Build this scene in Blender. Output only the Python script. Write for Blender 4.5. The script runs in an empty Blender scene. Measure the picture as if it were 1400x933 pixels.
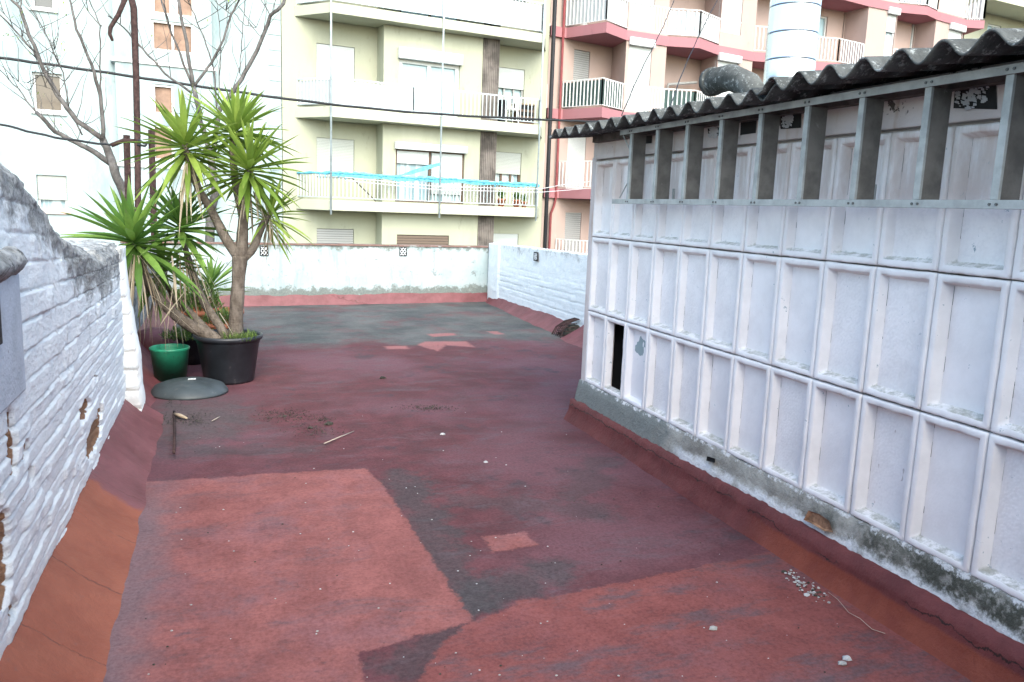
import bpy, math, random
from mathutils import Vector, noise
random.seed(7)
rnd = random.uniform
C = bpy.context.scene.collection
# ------------------------------------------------------------------ camera maths (metres; terrace floor z = 0)
F = 1090.0; CX, CY = 700.0, 466.5; H = 1.6
PIT = math.atan(180/F); ROLL = 0.038; YAW = math.radians(20.2)
def _rz(v):
    c, s = math.cos(YAW), math.sin(YAW)
    return Vector((v[0]*c+v[1]*s, -v[0]*s+v[1]*c, v[2]))
FW = _rz((0, math.cos(PIT), -math.sin(PIT))); UP = _rz((0, math.sin(PIT), math.cos(PIT))); RT = _rz((1, 0, 0))
EYE = Vector((0, 0, H))
def ray(x, y):
    u = (x-CX)/F; v = -(y-CY)/F; c, s = math.cos(ROLL), math.sin(ROLL)
    return FW + RT*(u*c-v*s) + UP*(u*s+v*c)
def pz(x, y, z=0.0):
    d = ray(x, y); return EYE + d*((z-H)/d.z)
def pX(x, y, X):
    d = ray(x, y); return EYE + d*(X/d.x)
def pY(x, y, Y):
    d = ray(x, y); return EYE + d*(Y/d.y)
# ------------------------------------------------------------------ mesh helpers
WL = {}
class MB:
    def __init__(s): s.v = []; s.f = []; s.mi = []; s.col = []; s.cur = (0, 0, 0)
    def add(s, vs, fs, m=0, col=None):
        n = len(s.v); s.v += [tuple(p) for p in vs]
        s.f += [tuple(i+n for i in q) for q in fs]; s.mi += [m]*len(fs)
        s.col += (col if isinstance(col, list) else [col or s.cur]*len(vs))
        return s
    def box(s, x0, x1, y0, y1, z0, z1, m=0, tf=None):
        P = [(x, y, z) for z in (z0, z1) for y in (y0, y1) for x in (x0, x1)]
        if tf: P = [tf(*p) for p in P]
        return s.add(P, [(0,2,3,1),(4,5,7,6),(0,1,5,4),(2,6,7,3),(0,4,6,2),(1,3,7,5)], m)
    def prism(s, poly, z0, z1, m=0, tf=None):
        n = len(poly); P = [(x, y, z) for z in (z0, z1) for x, y in poly]
        if tf: P = [tf(*p) for p in P]
        fs = [tuple(range(n))[::-1], tuple(range(n, 2*n))] + [(i, (i+1) % n, (i+1) % n+n, i+n) for i in range(n)]
        return s.add(P, fs, m)
    def tube(s, pts, r, n=8, m=0, cap=True, jit=0):
        pts = [Vector(p) for p in pts]; k = len(pts)
        rs = r if isinstance(r, (list, tuple)) else [r]*k
        vs = []; ref = None
        for i, p in enumerate(pts):
            t = (pts[min(i+1, k-1)] - pts[max(i-1, 0)]).normalized()
            if ref is None: ref = Vector((0, 0, 1)) if abs(t.z) < .9 else Vector((1, 0, 0))
            a = (ref - t*ref.dot(t)).normalized(); b = t.cross(a); ref = a
            for j in range(n):
                q = 2*math.pi*j/n; rr = rs[i]*(1+(rnd(-jit, jit) if jit else 0))
                vs.append(p + a*math.cos(q)*rr + b*math.sin(q)*rr)
        fs = [(i*n+j, i*n+(j+1) % n, (i+1)*n+(j+1) % n, (i+1)*n+j) for i in range(k-1) for j in range(n)]
        if cap: fs += [tuple(range(n))[::-1], tuple(range((k-1)*n, k*n))]
        return s.add(vs, fs, m)
    def lathe(s, c, prof, n=32, m=0):
        vs = [(c[0]+r*math.cos(2*math.pi*j/n), c[1]+r*math.sin(2*math.pi*j/n), c[2]+z) for r, z in prof for j in range(n)]
        k = len(prof)
        fs = [(i*n+j, i*n+(j+1) % n, (i+1)*n+(j+1) % n, (i+1)*n+j) for i in range(k-1) for j in range(n)]
        return s.add(vs, fs, m)
    def build(s, name, mats, parent=None, smooth=False, origin=None, bevel=0):
        o0 = Vector(origin) if origin is not None else (WL[parent.name] if parent else Vector((0, 0, 0)))
        me = bpy.data.meshes.new(name)
        me.from_pydata([(x-o0.x, y-o0.y, z-o0.z) for x, y, z in s.v], [], s.f)
        if not isinstance(mats, (list, tuple)): mats = [mats]
        for q in mats: me.materials.append(q)
        me.polygons.foreach_set('material_index', s.mi)
        me.polygons.foreach_set('use_smooth', [smooth]*len(s.f))
        if any(c != (0, 0, 0) for c in s.col):
            at = me.attributes.new('mask', 'FLOAT_COLOR', 'POINT')
            fl = []
            for c in s.col: fl += [c[0], c[1], c[2], 1]
            at.data.foreach_set('color', fl)
        me.update()
        o = bpy.data.objects.new(name, me); C.objects.link(o)
        if parent:
            o.parent = parent; o.location = o0 - WL[parent.name]
        else: o.location = o0
        WL[o.name] = o0
        if bevel:
            b = o.modifiers.new('b', 'BEVEL'); b.width = bevel; b.segments = 2; b.limit_method = 'ANGLE'
        return o
def tag(o, label, cat, group=None, kind=None):
    if label: o['label'] = label
    if cat: o['category'] = cat
    if group: o['group'] = group
    if kind: o['kind'] = kind
    return o
def thing(name, loc, label, cat, group=None):
    o = bpy.data.objects.new(name, None); C.objects.link(o); o.location = loc; o.empty_display_size = .1
    WL[o.name] = Vector(loc); return tag(o, label, cat, group)
def copy_tree(o, delta, label=None, parent=None, rz=0):
    c = o.copy(); C.objects.link(c)
    if parent is None:
        c.location = o.location + Vector(delta); c.rotation_euler.z += rz
        if label: c['label'] = label
    else: c.parent = parent
    for ch in [x for x in o.children]: copy_tree(ch, None, None, c)
    return c
def fbm(x, y, z=0, o=4): return noise.fractal(Vector((x, y, z)), 1.0, 2.0, o)
def sst(a, b, x):
    t = max(0, min(1, (x-a)/(b-a))); return t*t*(3-2*t)
# ------------------------------------------------------------------ node helpers
class G:
    def __init__(s, name):
        s.m = bpy.data.materials.new(name); s.m.use_nodes = True; s.nt = s.m.node_tree
        s.n = s.nt.nodes; s.l = s.nt.links; s.b = s.n['Principled BSDF']
        s.out = s.n['Material Output']; s.pos = s.n.new('ShaderNodeNewGeometry').outputs['Position']
    def put(s, sock, v):
        if hasattr(v, 'is_output'): s.l.new(v, sock)
        elif isinstance(v, (tuple, list)) and len(v) == 3 and sock.type == 'RGBA': sock.default_value = (*v, 1)
        else: sock.default_value = v
    def math(s, op, a, b=0.0, c=None, clamp=False):
        n = s.n.new('ShaderNodeMath'); n.operation = op; n.use_clamp = clamp
        s.put(n.inputs[0], a); s.put(n.inputs[1], b)
        if c is not None: s.put(n.inputs[2], c)
        return n.outputs[0]
    def noise(s, scale, detail=4, rough=.6, vec=None, stretch=None, out='Fac', dist=0):
        v = vec or s.pos
        if stretch:
            mp = s.n.new('ShaderNodeMapping'); mp.inputs['Scale'].default_value = stretch; s.l.new(v, mp.inputs[0]); v = mp.outputs[0]
        n = s.n.new('ShaderNodeTexNoise'); s.l.new(v, n.inputs['Vector']); n.inputs['Scale'].default_value = scale
        n.inputs['Detail'].default_value = detail; n.inputs['Roughness'].default_value = rough; n.inputs['Distortion'].default_value = dist
        return n.outputs[out]
    def voro(s, scale, vec=None, feat='F1', out='Distance'):
        n = s.n.new('ShaderNodeTexVoronoi'); n.feature = feat; s.l.new(vec or s.pos, n.inputs['Vector']); n.inputs['Scale'].default_value = scale
        return n.outputs[out]
    def ramp(s, x, a, b, lo=0.0, hi=1.0):
        n = s.n.new('ShaderNodeMapRange'); n.interpolation_type = 'SMOOTHSTEP'
        s.put(n.inputs[0], x); s.put(n.inputs[1], a); s.put(n.inputs[2], b); s.put(n.inputs[3], lo); s.put(n.inputs[4], hi)
        return n.outputs[0]
    def mix(s, f, a, b):
        n = s.n.new('ShaderNodeMix'); n.data_type = 'RGBA'; s.put(n.inputs[0], f); s.put(n.inputs[6], a); s.put(n.inputs[7], b)
        return n.outputs[2]
    def xyz(s, v=None):
        n = s.n.new('ShaderNodeSeparateXYZ'); s.l.new(v or s.pos, n.inputs[0]); return n.outputs
    def attr(s, nm='mask'):
        n = s.n.new('ShaderNodeAttribute'); n.attribute_name = nm
        sp = s.n.new('ShaderNodeSeparateColor'); s.l.new(n.outputs['Color'], sp.inputs[0]); return sp.outputs
    def bump(s, h, strength=.5, dist=.01):
        n = s.n.new('ShaderNodeBump'); n.inputs['Strength'].default_value = strength; n.inputs['Distance'].default_value = dist
        s.put(n.inputs['Height'], h); s.l.new(n.outputs[0], s.b.inputs['Normal']); return s
    def done(s, col, rough=.8, metal=0.0, spec=.35):
        s.put(s.b.inputs['Base Color'], col); s.put(s.b.inputs['Roughness'], rough); s.put(s.b.inputs['Metallic'], metal)
        s.b.inputs['Specular IOR Level'].default_value = spec
        return s.m
def simple(name, c, rough=.7, metal=0, var=.12, scale=6, spec=.3, bump=0, bscale=60, dirt=None, dthr=.6, dscale=5, dst=None):
    g = G(name); n = g.noise(scale, 5)
    col = g.mix(g.ramp(n, .3, .7), tuple(x*(1-var) for x in c), tuple(min(1, x*(1+var)) for x in c))
    if dirt:
        d = g.noise(dscale, 6, .7, stretch=dst); col = g.mix(g.ramp(d, dthr, dthr+.1), col, dirt)
    if bump: g.bump(g.noise(bscale, 4), bump, .01)
    return g.done(col, rough, metal, spec)
# ------------------------------------------------------------------ world, sun, camera
sc = bpy.context.scene
w = bpy.data.worlds.new('World'); sc.world = w; w.use_nodes = True
SE, SA = math.radians(40), math.radians(180)     # sun elevation, compass azimuth it comes from (0 = +Y, clockwise)
sky = w.node_tree.nodes.new('ShaderNodeTexSky'); sky.sky_type = 'NISHITA'; sky.sun_disc = False
sky.sun_elevation = SE; sky.sun_rotation = SA; sky.dust_density = 2.5; sky.air_density = 1.0; sky.ozone_density = 2.0
bg = w.node_tree.nodes['Background']; bg.inputs[1].default_value = .15
tn = w.node_tree.nodes.new('ShaderNodeMix'); tn.data_type = 'RGBA'; tn.blend_type = 'MULTIPLY'; tn.inputs[0].default_value = 1
tn.inputs[7].default_value = (.99, 1.01, .93, 1); w.node_tree.links.new(sky.outputs[0], tn.inputs[6]); w.node_tree.links.new(tn.outputs[2], bg.inputs[0])
sl = bpy.data.lights.new('sun', 'SUN'); sl.energy = .5; sl.angle = math.radians(60); sl.color = (1, .99, .93)
so = bpy.data.objects.new('sun', sl); C.objects.link(so)
sd = Vector((math.sin(SA)*math.cos(SE), math.cos(SA)*math.cos(SE), math.sin(SE)))
so.rotation_euler = sd.to_track_quat('Z', 'Y').to_euler(); so.location = (0, -5, 20)
cam = bpy.data.cameras.new('camera'); co = bpy.data.objects.new('camera', cam); C.objects.link(co)
cam.sensor_width = 36; cam.lens = 36*F/1400; cam.clip_end = 500; cam.clip_start = .05
from mathutils import Matrix
cr, sr = math.cos(ROLL), math.sin(ROLL)
xa = RT*cr + UP*sr; ya = -RT*sr + UP*cr
M3 = Matrix((xa, ya, -FW)).transposed(); co.matrix_world = Matrix.Translation(EYE) @ M3.to_4x4()
sc.camera = co
sc.cycles.max_bounces = 5; sc.cycles.diffuse_bounces = 3; sc.cycles.glossy_bounces = 2; sc.cycles.transmission_bounces = 2; sc.cycles.caustics_reflective = False
sc.view_settings.view_transform = 'Standard'; sc.view_settings.look = 'None'; sc.view_settings.exposure = 2.1; sc.view_settings.gamma = 1
# ------------------------------------------------------------------ materials
def poly_mask(g, px, py, poly, edge=.012):
    """signed distance style mask of a convex polygon (counter-clockwise x,y)"""
    a = sum(poly[i][0]*poly[(i+1) % len(poly)][1]-poly[(i+1) % len(poly)][0]*poly[i][1] for i in range(len(poly)))
    if a < 0: poly = poly[::-1]
    m = None
    for i in range(len(poly)):
        x0, y0 = poly[i]; x1, y1 = poly[(i+1) % len(poly)]
        L = math.hypot(x1-x0, y1-y0); nx, ny = -(y1-y0)/L, (x1-x0)/L
        d = g.math('ADD', g.math('MULTIPLY_ADD', px, nx, -(nx*x0+ny*y0)), g.math('MULTIPLY', py, ny))
        m = d if m is None else g.math('MINIMUM', m, d)
    m = g.math('ADD', m, g.math('MULTIPLY_ADD', g.noise(35, 5, .8), .05, -.025))
    return g.ramp(m, -edge, edge)
def floor_mat():
    g = G('painted_floor')
    x, y, z = g.xyz()
    wob = g.noise(9, 5, .7, out='Color'); wx, wy, _ = g.xyz(wob)
    px = g.math('ADD', x, g.math('MULTIPLY_ADD', wx, .09, -.045)); py = g.math('ADD', y, g.math('MULTIPLY_ADD', wy, .09, -.045))
    n1 = g.noise(1.1, 6, .62); n2 = g.noise(4.5, 7, .7); n3 = g.noise(28, 5, .7); st = g.noise(3.2, 6, .65, stretch=(.8, 2.6, 1))
    mar = g.mix(g.ramp(n2, .3, .72), (.125, .048, .056), (.20, .082, .092))
    mar = g.mix(g.ramp(g.noise(.7, 4, .5), .45, .62), mar, (.21, .105, .125))
    mar = g.mix(g.ramp(st, .56, .74, 0, .75), mar, (.16, .125, .15))
    mar = g.mix(g.ramp(g.noise(1.7, 5, .7), .56, .68, 0, .7), mar, (.075, .07, .083))
    # far grey-green area
    gr = g.mix(g.ramp(g.noise(1.3, 6, .7), .3, .7), (.085, .105, .105), (.19, .21, .20))
    gr = g.mix(g.ramp(g.noise(1.6, 5, .7), .48, .66, 0, .65), gr, (.20, .095, .10))
    edge = g.math('ADD', y, g.math('ADD', g.math('MULTIPLY_ADD', n1, 3.4, -1.7), g.math('MULTIPLY_ADD', n2, 1.0, -.5)))
    far = g.ramp(edge, 8.7, 9.5)
    col = g.mix(far, mar, gr)
    # grey worn zone round the pots
    gx = g.math('SUBTRACT', x, -.2); gy = g.math('SUBTRACT', y, 6.1)
    rr = g.math('SQRT', g.math('ADD', g.math('MULTIPLY', gx, gx), g.math('MULTIPLY', g.math('MULTIPLY', gy, gy), .35)))
    col = g.mix(g.ramp(g.math('ADD', rr, g.math('MULTIPLY_ADD', n2, 1.1, -.55)), .15, .6, .85, 0), col, g.mix(n3, (.10, .095, .10), (.19, .165, .17)))
    for (ax, ay, bx_, by_, rad, am) in ((.93, 2.9, 1.0, 4.5, .12, .75), (1.0, 2.95, 1.35, 3.1, .14, .8), (.55, 2.55, .85, 2.72, .10, .6), (2.3, 4.5, 1.9, 4.0, .12, .5), (1.2, 4.1, 1.9, 3.7, .12, .5), (2.0, 2.3, 2.3, 2.2, .07, .6), (-.2, 5.3, .5, 5.2, .12, .5)):
        L2 = (bx_-ax)**2+(by_-ay)**2
        tt = g.math('DIVIDE', g.math('ADD', g.math('MULTIPLY', g.math('SUBTRACT', px, ax), bx_-ax), g.math('MULTIPLY', g.math('SUBTRACT', py, ay), by_-ay)), L2, clamp=True)
        ex = g.math('SUBTRACT', px, g.math('MULTIPLY_ADD', tt, bx_-ax, ax)); ey = g.math('SUBTRACT', py, g.math('MULTIPLY_ADD', tt, by_-ay, ay))
        dd = g.math('ADD', g.math('SQRT', g.math('ADD', g.math('MULTIPLY', ex, ex), g.math('MULTIPLY', ey, ey))), g.math('MULTIPLY_ADD', n2, .55, -.275))
        col = g.mix(g.ramp(dd, rad*.4, rad*1.5, am*.85, 0), col, g.mix(n3, (.045, .055, .06), (.13, .13, .135)))
    # newer light red patches
    lr = g.mix(g.ramp(n2, .3, .7), (.31, .12, .11), (.40, .165, .15))
    lr = g.mix(g.ramp(g.noise(2.0, 6, .7), .47, .68, 0, .75), lr, (.33, .165, .175))
    lr = g.mix(g.ramp(g.noise(3.3, 6, .75, stretch=(.7, 1.6, 1)), .6, .69, 0, .75), lr, (.2, .125, .135))
    lr2 = g.mix(.42, lr, (.23, .058, .054))
    lr2 = g.mix(g.ramp(g.noise(2.6, 5, .7, stretch=(.6, 1.4, 1)), .5, .64, 0, .8), lr2, (.15, .115, .13))
    fade = g.ramp(n3, .2, .5, .84, 1)
    P = [([(-.9, 4.76), (.80, 4.70), (.855, 4.3), (.9, 2.76), (.42, 2.67), (-.9, 2.5)], lr), ([(-.9, 2.75), (.43, 2.70), (.47, .5), (-.9, .5)], lr),
         ([(.75, 2.66), (.9, 2.76), (1.17, 2.87), (2.45, 2.99), (2.75, 3.0), (2.9, .3), (.55, .3), (.6, 2.43)], lr2), ([(1.18, 3.53), (1.42, 3.54), (1.41, 3.38), (1.19, 3.35)], lr)]
    for poly, c in P: col = g.mix(g.math('MULTIPLY', poly_mask(g, px, py, poly), fade), col, c)
    pk = g.mix(n2, (.42, .17, .16), (.52, .25, .24))
    for pts in ([(571, 472), (580, 467), (610, 467), (608, 473), (599, 480)], [(605, 467), (637, 467), (649, 475), (610, 472)], [(584, 457), (620, 456), (624, 459), (592, 461)], [(665, 453), (680, 453), (690, 457), (676, 457)], [(524, 474), (555, 473), (558, 477), (530, 478)]):
        q = [tuple(pz(a, b)[:2]) for a, b in pts]
        col = g.mix(g.math('MULTIPLY', poly_mask(g, px, py, q, .03), .85), col, pk)
    col = g.mix(g.ramp(g.noise(2.3, 8, .8, stretch=(.7, 1.7, 1), dist=.6), .50, .66, 0, .45), col, (.17, .145, .165))
    col = g.mix(g.ramp(g.noise(3.7, 8, .8, stretch=(.6, 1.5, 1)), .56, .70, 0, .45), col, (.07, .062, .072))
    # dust along the left cant, specks of plaster and soot
    col = g.mix(g.math('MULTIPLY', g.ramp(g.math('ADD', x, g.math('MULTIPLY', n2, .35)), -.22, .02, .8, 0), g.ramp(y, 4.9, 4.2)), col, (.27, .21, .23))
    sp = g.ramp(g.voro(40), .03, .06, 1, 0); spm = g.ramp(n1, .44, .60)
    col = g.mix(g.math('MULTIPLY', sp, spm), col, (.30, .31, .33))
    sp2 = g.ramp(g.voro(21), .04, .075, .8, 0)
    col = g.mix(g.math('MULTIPLY', sp2, g.ramp(g.noise(.9, 3), .5, .6)), col, (.035, .032, .035))
    col = g.mix(g.ramp(n3, .5, .8, 0, .3), col, (.05, .03, .035))
    hh = g.math('ADD', g.math('MULTIPLY', n2, 1.0), g.math('MULTIPLY', n3, .35))
    mt = g.n.new('ShaderNodeMix'); mt.data_type = 'RGBA'; mt.blend_type = 'MULTIPLY'; mt.inputs[0].default_value = 1; g.put(mt.inputs[6], col)
    grn = g.math('ADD', g.math('MULTIPLY', g.noise(60, 4, .75), .55), g.math('ADD', g.math('MULTIPLY', n3, .35), g.math('MULTIPLY', n2, .25)))
    g.put(mt.inputs[7], g.mix(g.ramp(grn, .40, .74), (.46, .40, .40), (.79, .73, .725))); col = mt.outputs[2]
    g.bump(g.math('ADD', hh, g.math('MULTIPLY', g.noise(90, 3), .22)), .3, .012)
    return g.done(col, g.ramp(n2, .3, .7, .62, .85), 0, .16)
M = {}
M['floor'] = floor_mat()
def cant_mat(orange_y):
    g = G('cant_paint'); x, y, z = g.xyz(); n = g.noise(4, 6, .7); n3 = g.noise(26, 5, .7)
    red = g.mix(g.ramp(n, .3, .7), (.13, .038, .042), (.20, .068, .075))
    org = g.mix(g.ramp(n, .3, .7), (.23, .058, .030), (.31, .092, .050))
    f = g.ramp(g.math('ADD', y, g.math('MULTIPLY_ADD', n, .5, -.25)), orange_y+.04, orange_y-.04)
    col = g.mix(f, red, org)
    col = g.mix(g.ramp(g.noise(7, 6, .75), .6, .75, 0, .7), col, (.13, .09, .09))
    # trowel seams
    se = g.math('ABSOLUTE', g.math('SUBTRACT', g.math('FRACT', g.math('MULTIPLY', g.math('ADD', y, g.math('MULTIPLY', n, .12)), 1.9)), .5))
    col = g.mix(g.math('MULTIPLY', g.ramp(se, .003, .012, .6, 0), g.ramp(g.noise(3, 3), .45, .55)), col, (.09, .03, .025))
    g.bump(g.math('ADD', g.math('ADD', n, g.math('MULTIPLY', n3, .4)), g.ramp(se, .0, .012, -.25, 0)), .6, .015)
    return g.done(col, .55, 0, .4)
M['cant'] = cant_mat(4.35)
M['cant_far'] = cant_mat(-50)
def brick_mat():
    g = G('white_painted_brick'); r, gr, b = g.attr()[:3]
    n = g.noise(14, 6, .7); n2 = g.noise(45, 4, .7)
    col = g.mix(g.ramp(n, .3, .7), (.78, .83, .84), (.86, .88, .88))
    col = g.mix(g.ramp(g.noise(6, 6, .75), .60, .74, 0, .25), col, (.52, .54, .57))
    gm = g.math('ADD', r, g.math('ADD', g.math('MULTIPLY_ADD', g.noise(11, 7, .78), 1.5, -.75), g.math('MULTIPLY_ADD', n2, .5, -.25)))
    col = g.mix(g.ramp(gm, .38, .85, 0, .9), col, g.mix(g.ramp(n2, .3, .7), (.075, .075, .07), (.36, .36, .35)))
    col = g.mix(g.ramp(g.math('ADD', gr, g.math('MULTIPLY_ADD', n, .5, -.25)), .42, .56), col, g.mix(n2, (.16, .09, .055), (.38, .21, .12)))
    col = g.mix(g.ramp(g.math('ADD', b, g.math('MULTIPLY_ADD', n, 1.0, -.5)), .5, .75, 0, .65), col, (.33, .30, .29))
    pit = g.ramp(g.noise(26, 5, .8), .66, .70)
    col = g.mix(g.math('MULTIPLY', pit, g.ramp(g.noise(4, 3), .45, .55)), col, (.16, .14, .13))
    g.bump(g.math('SUBTRACT', g.math('ADD', n, g.math('MULTIPLY', g.noise(70, 5, .8), .8)), g.math('MULTIPLY', pit, .8)), 1.0, .010)
    return g.done(col, .8, 0, .25)
M['brick'] = brick_mat()
def plaster_wall(name, z0, top, streak=True, moss=.5):
    g = G(name); x, y, z = g.xyz(); n = g.noise(2.2, 6, .65); n2 = g.noise(9, 6, .75); n3 = g.noise(40, 4, .7); v = g.noise(3, 6, .7, stretch=(3, 3, .5))
    col = g.mix(g.ramp(n, .35, .65), (.35, .43, .44), (.42, .47, .475))
    col = g.mix(g.ramp(v, .52, .68, 0, .5), col, (.23, .30, .32))
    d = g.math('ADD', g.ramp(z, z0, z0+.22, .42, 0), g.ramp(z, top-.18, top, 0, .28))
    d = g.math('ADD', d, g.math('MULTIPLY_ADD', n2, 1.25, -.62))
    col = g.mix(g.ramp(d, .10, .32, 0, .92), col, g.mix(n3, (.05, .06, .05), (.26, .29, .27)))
    col = g.mix(g.ramp(g.noise(5, 7, .8), .60, .67, 0, .75), col, (.17, .18, .18))
    g.bump(g.math('ADD', n2, g.math('MULTIPLY', n3, .4)), .4, .01)
    return g.done(col, .85, 0, .2)
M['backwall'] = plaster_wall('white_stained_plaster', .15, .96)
M['rightwall'] = M['brick']
M['coping'] = simple('terracotta_coping', (.20, .12, .10), .8, dirt=(.3, .3, .28), dthr=.55, bump=.4)
M['tile_white'] = simple('glazed_white', (.75, .78, .8), .4)
M['black'] = simple('black_paint', (.015, .016, .02), .6)
M['greyrender'] = simple('grey_render', (.42, .45, .49), .85, var=.15, scale=5, bump=.4, dirt=(.2, .19, .18), dthr=.62)
M['mossy'] = simple('mossy_cement', (.30, .30, .29), .9, var=.5, scale=14, bump=.8, dirt=(.07, .07, .065), dthr=.52, dscale=9)
def block_mat():
    g = G('lilac_white_block'); r, gr, b = g.attr()[:3]
    n = g.noise(5, 6, .65); n2 = g.noise(22, 6, .75); n3 = g.noise(60, 3)
    col = g.mix(g.ramp(n, .35, .65), (.74, .71, .695), (.82, .79, .775))
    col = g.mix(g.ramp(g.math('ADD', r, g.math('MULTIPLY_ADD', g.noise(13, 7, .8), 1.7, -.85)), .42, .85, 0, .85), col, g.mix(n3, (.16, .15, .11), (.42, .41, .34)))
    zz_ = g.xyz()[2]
    col = g.mix(g.math('MULTIPLY', g.ramp(zz_, 1.62, 1.74, 0, .75), g.ramp(g.noise(4, 5, .7, stretch=(1, 2.5, .4)), .38, .62)), col, (.56, .47, .42))  # warm brownish shade under the eaves painted into the upper blocks
    chip = g.math('MULTIPLY', g.ramp(g.noise(20, 6, .8), .645, .66), g.ramp(g.noise(2.4, 4), .46, .54))
    col = g.mix(chip, col, (.27, .33, .35))
    peb = g.math('MULTIPLY', g.voro(85, feat='SMOOTH_F1'), gr)
    col = g.mix(g.math('MULTIPLY', g.ramp(peb, .35, .6, 0, .12), g.ramp(n2, .4, .6)), col, (.4, .38, .4))
    g.bump(g.math('ADD', g.math('MULTIPLY', n2, .6), g.math('MULTIPLY', peb, -1.0)), .35, .005)
    return g.done(col, .55, 0, .35)
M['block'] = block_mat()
def peel_mat():
    g = G('peeling_block'); r, gr, b = g.attr()[:3]
    col = g.mix(g.ramp(g.math('ADD', b, g.math('MULTIPLY_ADD', g.noise(60, 4), .5, -.25)), .5, .53), (.77, .75, .75), (.27, .34, .35))
    return g.done(col, .6)
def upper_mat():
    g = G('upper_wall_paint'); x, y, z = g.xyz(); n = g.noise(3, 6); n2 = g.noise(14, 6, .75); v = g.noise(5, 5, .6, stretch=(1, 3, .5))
    col = g.mix(g.ramp(n, .35, .65), (.50, .44, .42), (.60, .54, .52))  # base tone darkened and warmed to carry the eaves shade
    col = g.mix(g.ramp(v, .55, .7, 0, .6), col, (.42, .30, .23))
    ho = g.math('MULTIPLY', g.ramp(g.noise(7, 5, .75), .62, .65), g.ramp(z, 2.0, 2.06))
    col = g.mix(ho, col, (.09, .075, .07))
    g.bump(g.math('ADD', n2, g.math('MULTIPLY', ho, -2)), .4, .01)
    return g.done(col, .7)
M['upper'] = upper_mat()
def plinth_mat():
    g = G('weathered_plinth'); x, y, z = g.xyz(); n = g.noise(3.5, 7, .72); n2 = g.noise(16, 6, .75); n3 = g.noise(70, 3)
    col = g.mix(g.ramp(n, .3, .7), (.20, .19, .17), (.42, .41, .37))
    grey = g.mix(n2, (.15, .165, .155), (.27, .285, .27))
    col = g.mix(g.ramp(g.math('ADD', y, g.math('MULTIPLY_ADD', n, .7, -.35)), 4.15, 4.3), col, grey)
    near = g.ramp(g.math('ADD', y, g.math('MULTIPLY_ADD', n, 3.0, -1.5)), 3.2, 2.0)
    col = g.mix(g.math('MULTIPLY', near, g.ramp(n2, .38, .55)), col, g.mix(n3, (.035, .04, .028), (.13, .13, .11)))
    lime = g.math('MULTIPLY', g.ramp(g.math('ADD', z, g.math('MULTIPLY_ADD', n2, .12, -.06)), .235, .185), g.ramp(y, 4.15, 3.9))
    col = g.mix(g.math('MULTIPLY', lime, g.ramp(g.noise(6, 5), .3, .5)), col, (.68, .69, .7))
    chip = g.ramp(g.math('ADD', z, g.math('MULTIPLY_ADD', n2, .1, -.05)), .30, .315)
    col = g.mix(g.math('MULTIPLY', chip, g.ramp(n2, .45, .6)), col, (.66, .66, .66))
    g.bump(g.math('ADD', g.math('ADD', n2, g.math('MULTIPLY', n3, .4)), g.math('MULTIPLY', lime, .5)), 1.0, .02)
    return g.done(col, .9, 0, .2)
M['plinth'] = plinth_mat()
def roofm():
    g = G('fibre_cement_roof'); n = g.noise(6, 7, .7); n2 = g.noise(40, 5, .75); n3 = g.noise(22, 6, .8)
    col = g.mix(g.ramp(n, .3, .7), (.045, .048, .046), (.12, .125, .12))
    col = g.mix(g.ramp(n3, .53, .64, 0, .8), col, (.36, .38, .37)); col = g.mix(g.ramp(n2, .6, .75, 0, .6), col, (.02, .024, .018))
    g.bump(g.math('ADD', n2, n3), .6, .008)
    return g.done(col, .95, 0, .15)
M['roof'] = roofm()
M['alu'] = simple('dull_aluminium', (.36, .375, .36), .6, .15, var=.18, scale=14, dirt=(.35, .36, .35), dthr=.6, dscale=18)
M['tread'] = simple('dirty_shaded_tread', (.155, .145, .13), .7, .15, var=.28, scale=9, dirt=(.36, .36, .34), dthr=.66, dscale=22, bump=.2)  # broad tread faces: their shade is put into the darker colour
M['rivet'] = simple('dark_rivet', (.12, .12, .12), .4, .6)
M['wood'] = simple('old_timber', (.09, .075, .065), .85, var=.4, scale=10)
M['dark'] = simple('dark_interior', (.02, .02, .02), .9)
def duct():
    g = G('spiral_steel_duct'); x, y, z = g.xyz()
    f = g.math('ABSOLUTE', g.math('SUBTRACT', g.math('FRACT', g.math('MULTIPLY', z, 5.2)), .5))
    g.bump(g.ramp(f, .0, .04, 1, 0), .8, .01)
    return g.done(g.mix(g.ramp(f, .0, .035), (.3, .33, .35), (.80, .85, .89)), .26, .85, .5)
M['duct'] = duct()
M['pot_black'] = simple('black_plastic', (.018, .021, .027), .42, var=.3, spec=.5, dirt=(.07, .07, .075), dthr=.58, dscale=6)
M['lid'] = simple('grey_black_plastic', (.05, .062, .068), .5, var=.25, spec=.45, dirt=(.12, .13, .13), dthr=.57, dscale=7)
M['green_pl'] = simple('green_plastic', (.02, .26, .15), .45, var=.15, spec=.5, dirt=(.03, .13, .09), dthr=.55)
M['terra'] = simple('terracotta', (.42, .15, .08), .8, var=.2, dirt=(.5, .4, .35), dthr=.6)
M['soil'] = simple('soil', (.06, .045, .035), 1, var=.5, scale=30, bump=1)
def bark(name, a, b, sc_=1):
    g = G(name); n = g.noise(18*sc_, 6, .7, stretch=(1, 1, .5)); n2 = g.noise(60*sc_, 4); n4 = g.noise(30*sc_, 4, stretch=(.3, .3, 2.2))
    g.bump(g.math('ADD', n, g.math('ADD', n2, n4)), .8, .012); return g.done(g.mix(g.ramp(n, .3, .7), a, b), .9, 0, .15)
M['bark'] = bark('yucca_bark', (.085, .068, .055), (.19, .16, .135))
M['bark2'] = bark('tree_bark', (.065, .06, .058), (.16, .15, .145), .5)
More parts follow.
